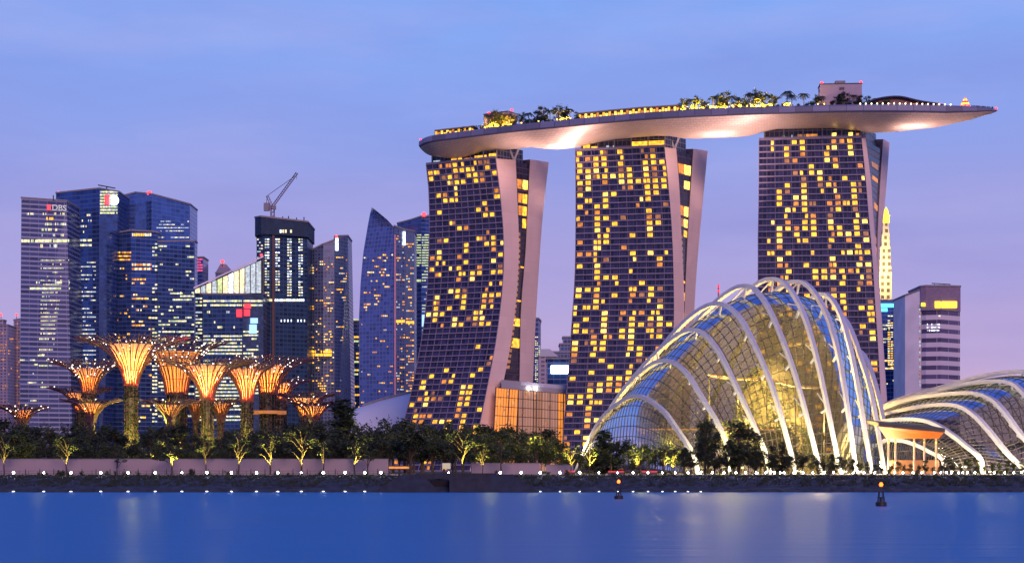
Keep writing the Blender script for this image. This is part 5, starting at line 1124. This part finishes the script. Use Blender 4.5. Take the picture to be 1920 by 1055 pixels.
# concrete outfall in the bank
T = thing('outfall', 'dark concrete outfall with sloping wing walls in the bank', 'outfall', (Xp(830, 404), 404, 0)); cm = mat('outfall_concrete', (.02, .026, .042), .8, noise=.35, scale=.5)
def wing(px0, px1, sgn):
    mb = MB(); a, b = Xp(px0, 401), Xp(px1, 401); mb.grid([[(a, 397.4, -.4), (a, 397.4, .3), (a, 399, .35), (a, 414, .35)], [(b, 397.4, -.4), (b, 397.4, 4.9 if False else .6), (b, 400.5, 4.0), (b, 414, 4.2)]]); return mb
for (pt, pb, s) in ((788, 822, 1), (925, 862, -1)):
    mb = MB(); xt0, xb0 = Xp(pt, 402), Xp(pb, 400); w = -11 * s
    top = [(xt0, 402, 4.3), (xb0 + s * 0, 398.2, .55)]; mb.grid([[Vector((xt0 + w * .4, 401, 4.3)), Vector((xt0 + w, 397.6, .2))], [Vector((xt0, 401, 4.4)), Vector((xb0, 397.6, .5))], [Vector((xt0, 413, 4.4)), Vector((xb0, 404, .5))]]); mb.face([(xt0, 401, 4.4), (xb0, 397.6, .5), (xb0, 397.6, -.5), (xt0, 401, -.5)]); mb.face([(xt0 + w, 397.6, .2), (xb0, 397.6, .5), (xb0, 397.6, -.6), (xt0 + w, 397.6, -.6)]); mb.build('wing_wall', cm, T)
mb = MB(); a, b = Xp(780, 402), Xp(930, 402); mb.box(((a + b) / 2, 404.5, 3.9), (b - a, 3, 1.4)); mb.build('headwall', cm, T)
mb = MB(); mb.box((Xp(838, 400), 403.2, 1.3), (9, .4, 3.2)); mb.build('opening_shade', mat('outfall_shade', (.008, .008, .012), .9, noise=0), T)  # near-black panel standing for the shade inside the culvert mouth
mb = MB(); mb.box((Xp(880, 400), 400.8, 1.6), (9.5, 5, 4.0), 0, 0); mb.build('side_block', cm, T)

# ------------------------------------------------------------------ buoys
def buoy(px, Y, label, sc, lens):
    T = thing('buoy', label, 'buoy', (Xp(px, Y), Y, 0)); o = Vector((Xp(px, Y), Y, 0)); d = mat('buoy_black', (.012, .012, .014), .5); L_ = []
    MB().lathe(o, [(.75 * sc, -.4), (.85 * sc, 0), (.85 * sc, .55 * sc), (.75 * sc, .66 * sc), (.01, .68 * sc)], 18).build('float', d, T)
    for k in range(4):
        a = math.pi / 4 + k * math.pi / 2; p = o + Vector((math.cos(a) * .62 * sc, math.sin(a) * .62 * sc, .66 * sc)); t = o + Vector((math.cos(a) * .4 * sc, math.sin(a) * .4 * sc, 2.2 * sc)); MB().bar(p, t, .10 * sc).build('leg', d, T)
    for z, w in ((1.3, .56), (2.2, .44)): MB().tube([o + Vector((math.cos(2 * math.pi * k / 12) * w * sc, math.sin(2 * math.pi * k / 12) * w * sc, z * sc)) for k in range(13)], .05 * sc, 5).build('hoop', d, T)
    MB().lathe(o, [(.20 * sc, .66 * sc), (.20 * sc, 1.4 * sc), (.01, 1.42 * sc)], 10).build('battery_box', d, T)
    MB().lathe(o, [(.08 * sc, 2.1 * sc), (.08 * sc, 2.9 * sc), (.2 * sc, 2.95 * sc), (.2 * sc, 3.0 * sc)], 10).build('mast', d, T); MB().lathe(o, [(.2 * sc, 3.0 * sc), (.32 * sc, 3.25 * sc), (.22 * sc, 3.55 * sc), (.01, 3.65 * sc)], 12).build('lantern', lens, T)
    lamp('buoy_lamp', o + Vector((0, -.5, 3.3 * sc)), 60, (1, .2, .03), .2)
M['buoy_lens'] = emat('buoy_lens', (1, .14, .01), 5)
buoy(1652, 252, 'black channel buoy with an open frame and orange lantern, nearer to the viewer', 1.0, M['buoy_lens']); buoy(1160, 310, 'black channel buoy with an orange lantern, farther out on the left', 1.0, M['buoy_lens'])

# ------------------------------------------------------------------ things standing on the sky garden
def deck(px, back): return Vector((Xp(px, Ynear(px)) + back * .25, Ynear(px) + back, ZD))
RT = [(912, 12), (922, 13), (934, 11), (944, 12), (956, 9), (972, 10), (984, 11), (998, 11), (1012, 12), (1026, 11), (1040, 12), (1052, 12), (1064, 10), (1076, 7), (1278, 10), (1290, 11), (1302, 11), (1316, 9), (1334, 12), (1346, 12), (1358, 12), (1368, 11), (1380, 11), (1392, 9), (1404, 12), (1414, 13), (1426, 12), (1438, 12), (1450, 10), (1474, 13), (1482, 11), (1504, 12), (1530, 9), (1538, 9), (1574, 11), (1586, 10), (1600, 9), (1612, 8), (1626, 8), (1640, 8)]
for i, (px, h) in enumerate(RT):
    kd = 'palm' if i % 3 == 0 or px in (1474, 1504) else 'round'; b = 6 + (i * 5 % 4) * 1.6; p = deck(px, b)
    plant(kd, p, h * 1.02, '%s on the sky garden deck, %s from the left along the deck' % ({'palm': 'dark palm', 'round': 'dark bushy tree'}[kd], ordn(i)), 'trees on the sky garden deck', 1.0)
for px in [915, 926, 950, 1048, 1060, 1282, 1296, 1310, 1332, 1342, 1356, 1372, 1384, 1408, 1418, 1430, 1442, 1476]:
    p = deck(px, 4.2); lamp('deck_uplight', p + Vector((0, -1.2, 2.4)), 27000, (1, .52, .03), .3)
SX = [x for x in range(838, 912, 9)] + [x for x in range(914, 1084, 8)] + [x for x in range(1274, 1460, 7)] + [1468, 1476, 1484, 1496, 1510, 1524, 1534, 1544] + [x for x in range(1560, 1660, 11)]
for i, px in enumerate(SX):
    plant('shrub', deck(px, 3.2 + i * 7 % 3 * .8), 2.6 + (i * 5 % 4) * .75, 'low shrub on the sky garden deck edge, %s from the left along the deck' % ordn(i) if i < 59 else 'low shrub on the deck edge, %s from the right along the deck' % ordn(len(SX) - 1 - i), 'shrubs on the sky garden deck', 1.1)
gl = None; GX = [908, 916, 928, 941, 976, 1008, 1043, 1056, 1068, 1276, 1284, 1296, 1305, 1318, 1330, 1340, 1350, 1362, 1374, 1387, 1400, 1410, 1421, 1433, 1446, 1470, 1478, 1533, 1545]
for i, px in enumerate(GX):
    p = deck(px, 2.2)
    if gl is None: gl = thing('garden_lamp', 'x', 'lamp', p); MB().bar(p, p + Vector((0, 0, 1.4)), .2).build('post', M['dark_steel'], gl); MB().ball(p + Vector((0, 0, 1.9)), .36, 8).build('globe', M['gold_dots'], gl); o = gl
    else: o = dup(gl, p)
    o['label'] = 'gold garden lamp under the deck trees, %s from the left' % ordn(i); o['group'] = 'gold lamps of the sky garden'
def lounge(x0, x1, label, h, n, back=3.5):
    a, b = deck(x0, back), deck(x1, back); T = thing('deck_lounge', label, 'pavilion', (a + b) / 2, 'lit lounges on the sky garden')
    pts = [deck(lerp(x0, x1, k / n), back) for k in range(n + 1)]; k6 = Vector((2, 8, 0))
    for i, (p, q) in enumerate(zip(pts, pts[1:])):
        d = q - p; mb = MB(); u0, u1 = .1, .88; z0, z1 = .6, h * [.9, .75, .95, .6][i % 4]; mb.face([p + d * u0 + Vector((0, 0, z0)), p + d * u1 + Vector((0, 0, z0)), p + d * u1 + Vector((0, 0, z1)), p + d * u0 + Vector((0, 0, z1))]); f = [v + Vector((.05, .3, 0)) for v in mb.v]; mb.face(f[::-1])
        mb.build('lit_bay', [M['win_gold'], M['win_bright'], M['win_bright'], M['win_amber'], M['win_gold']][i * 3 % 5], T)
        MB().bar(p + Vector((0, -.2, 0)), p + Vector((0, -.2, h)), .3).build('column', M['dark_wall'], T)
    mb = MB(); r0 = [p + Vector((-.2, -1.2, h)) for p in pts]; mb.grid([r0, [p + Vector((0, 0, .5)) for p in r0], [p + k6 + Vector((0, 0, .5)) for p in r0], [p + k6 for p in r0], r0]); mb.build('roof', M['grey_wall'], T)
    mb = MB(); mb.grid([[p + Vector((.3, 1.2, 0)) for p in pts], [p + Vector((.3, 1.2, h)) for p in pts]]); mb.build('rear_wall', M['dark_wall'], T)
lounge(812, 886, 'gold lit lounge at the left end of the sky garden deck', 3.6, 14); lounge(1082, 1272, 'long orange lit lounge in the middle of the sky garden deck', 4.0, 34)
def box_house(px0, px1, y0, back, label, name, bx):
    p0, p1 = deck(px0, back), deck(px1, back); c = (p0 + p1) / 2; w = (p1 - p0).length; ang = math.atan2(p1.y - p0.y, p1.x - p0.x); T = thing(name, label, 'lift house', c, 'lift houses on the sky garden'); h = Zp(y0, c.y) - ZD
    MB().box(c + Vector((0, 5, h / 2)), (w, 10, h), ang).build('wall', mat('lift_house_wall', (.34, .28, .36), .6, noise=.08, scale=.2), T); MB().box(c + Vector((0, 5, h + .25)), (w + .5, 10.5, .5), ang).build('roof_edge', M['dark_wall'], T)
    if bx: MB().box(c + Vector((0, 5, h + 1.5)), (w * .24, 4, 2.2), ang).build('plant_box', M['grey_wall'], T); MB().box(c + Vector((0, -.4, h - 2.4)), (2.6, .3, 1.2), ang).build('louvre', M['dark_steel'], T)
    for s in (-.47, .47):
        q = c + Vector((math.cos(ang) * w * s, math.sin(ang) * w * s + 1, h + 1.1)); MB().ball(q, .75, 8).build('beacon', M['red_lamp'], T); MB().bar(q + Vector((0, 0, -1)), q, .25).build('beacon_mast', M['dark_steel'], T)
box_house(1537, 1616, 158, 10, 'large pale violet lift house with two red beacons, above the right tower', 'lift_house', True); box_house(906, 952, 212, 11, 'small dark lift house with red beacons behind trees above the left tower', 'lift_house', False)
T = thing('rooftop_restaurant', 'low dark curved roof restaurant with dotted red lights near the right deck tip', 'restaurant', deck(1700, 8)); pts = [deck(lerp(1622, 1770, k / 14), 7) for k in range(15)]
prof = [2.6, 4.6, 5.6, 6.2, 6.6, 6.8, 6.8, 6.4, 5.7, 5.0, 4.4, 4.0, 3.6, 3.2, 2.4]; mb = MB(); bk = Vector((2, 12, 0)); up = [p + Vector((0, -1, h)) for p, h in zip(pts, prof)]; mb.grid([[p + Vector((0, -.6, -.8)) for p in up], up, [p + bk + Vector((0, 0, .6)) for p in up], [p + bk + Vector((0, 0, -.4)) for p in up]]); mb.build('roof', M['dark_wall'], T, smooth=True)
mb = MB(); mb.grid([[p + Vector((.2, 1, 0)) for p in pts], [p + Vector((.2, 1, 0)) + Vector((0, 0, h - .5)) for p, h in zip(pts, prof)]]); mb.build('wall', mat('restaurant_wall', (.10, .04, .05), .5), T)
for k in range(18):
    p = deck(lerp(1640, 1765, k / 17), 6.4) + Vector((0, 0, 1.6 + (k * 7 % 3) * .9)); MB().ball(p, .34, 6).build('light', [M['red_sign'], M['win_amber'], M['win_pink']][k % 3], T)
cl = None
for k in range(17):
    p = deck(1612 + k * 10.6, 1.3) + Vector((0, 0, -.0)); 
    if cl is None: cl = thing('rail_lamp', 'x', 'lamp', p); MB().bar(p + Vector((0, 0, -.2)), p + Vector((0, 0, .9)), .2).build('post', M['dark_steel'], cl); MB().ball(p + Vector((0, -.9, 1.3)), .42, 8).build('globe', emat('rail_lamp_light', (1, .86, .5), 4), cl); o = cl
    else: o = dup(cl, p)
    o['label'] = 'small white lamp on the deck edge before the restaurant, %s from the left' % ordn(k); o['group'] = 'rail lamps before the restaurant'
p = deck(1810, 5); T = thing('lit_tower_ornament', 'tiered red and gold lit ornament near the right tip of the deck', 'light ornament', p)
for i, (w, z) in enumerate(((3.0, .6), (2.6, 1.7), (2.1, 2.8), (1.6, 3.9), (1.0, 4.9))): MB().lathe(p, [(w, z), (w + .1, z + .3), (w * .9, z + .6), (w * .8, z + .6)], 14).build('tier', M['yellow_sign'] if i % 2 == 0 else M['red_sign'], T)
MB().bar(p, p + Vector((0, 0, 5.6)), .4).build('core', M['dark_steel'], T); MB().ball(p + Vector((0, 0, 6)), .5, 8).build('finial', M['red_lamp'], T)
p = deck(1868, .3); T = thing('tip_beacon', 'red beacon at the right tip of the sky garden deck', 'beacon', p); MB().bar(p, p + Vector((0, 0, 1)), .25).build('mast', M['dark_steel'], T); MB().ball(p + Vector((0, 0, 1.2)), .6, 8).build('bulb', M['red_lamp'], T)
p = deck(788, .3); T = thing('tip_beacon', 'red beacon at the left end of the sky garden deck', 'beacon', p); MB().bar(p, p + Vector((0, 0, 1)), .25).build('mast', M['dark_steel'], T); MB().ball(p + Vector((0, 0, 1.2)), .5, 8).build('bulb', M['red_lamp'], T)
# visitors at the rail of the tip: tiny standing figures
VR = random.Random(5); PB = []
def person_mesh(seed):
    r = random.Random(seed); me = bpy.data.meshes.new('person'); a = r.uniform(.05, .2)
    v = [(0, 0, .92), (0, 0, 1.2), (0, 0, 1.45), (0, 0, 1.55), (0, 0, 1.72), (.1, 0, .88), (.11, .02, .48), (.11, 0, .04), (.12, -.12, .02), (-.1, 0, .88), (-.11, .02, .48), (-.11, 0, .04), (-.12, -.12, .02), (.2, 0, 1.42), (.27, .03, 1.15), (.2 + a, -.2, 1.02), (-.2, 0, 1.42), (-.27, .03, 1.15), (-.24, -.2 + a, .92)]
    e = [(0, 1), (1, 2), (2, 3), (3, 4), (0, 5), (5, 6), (6, 7), (7, 8), (0, 9), (9, 10), (10, 11), (11, 12), (2, 13), (13, 14), (14, 15), (2, 16), (16, 17), (17, 18)]
    me.from_pydata(v, e, []); o = bpy.data.objects.new('person', me); col.objects.link(o); md = o.modifiers.new('s', 'SKIN'); rad = [.15, .16, .15, .06, .11, .09, .07, .05, .04, .09, .07, .05, .04, .06, .05, .04, .06, .05, .04]
    for q, s in zip(me.skin_vertices[0].data, rad): q.radius = (s, s)
    me.skin_vertices[0].data[0].use_root = True; o.modifiers.new('d', 'SUBSURF').levels = 1
    dg = bpy.context.evaluated_depsgraph_get(); m2 = bpy.data.meshes.new_from_object(o.evaluated_get(dg)); bpy.data.objects.remove(o); m2.materials.append(mat('dark_clothing', (.03, .03, .05), .8, noise=0)); return m2
pm = [person_mesh(i) for i in range(3)]
for k in range(22):
    px = 1822 + k * 1.9 + VR.uniform(-.5, .5); o = bpy.data.objects.new('person', pm[k % 3]); col.objects.link(o); o.location = deck(px, 1.2) + Vector((0, 0, .0)); o.rotation_euler = (0, 0, VR.uniform(-1, 1)); tag(o, 'tiny dark standing visitor at the rail of the deck tip, %s from the left' % ordn(k), 'person', 'visitors at the deck tip')
for kd in PROTO:
    for i, p in enumerate(PROTO[kd]):
        if (kd, i) not in USED:
            for ch in list(p.children): bpy.data.objects.remove(ch)
            bpy.data.objects.remove(p)
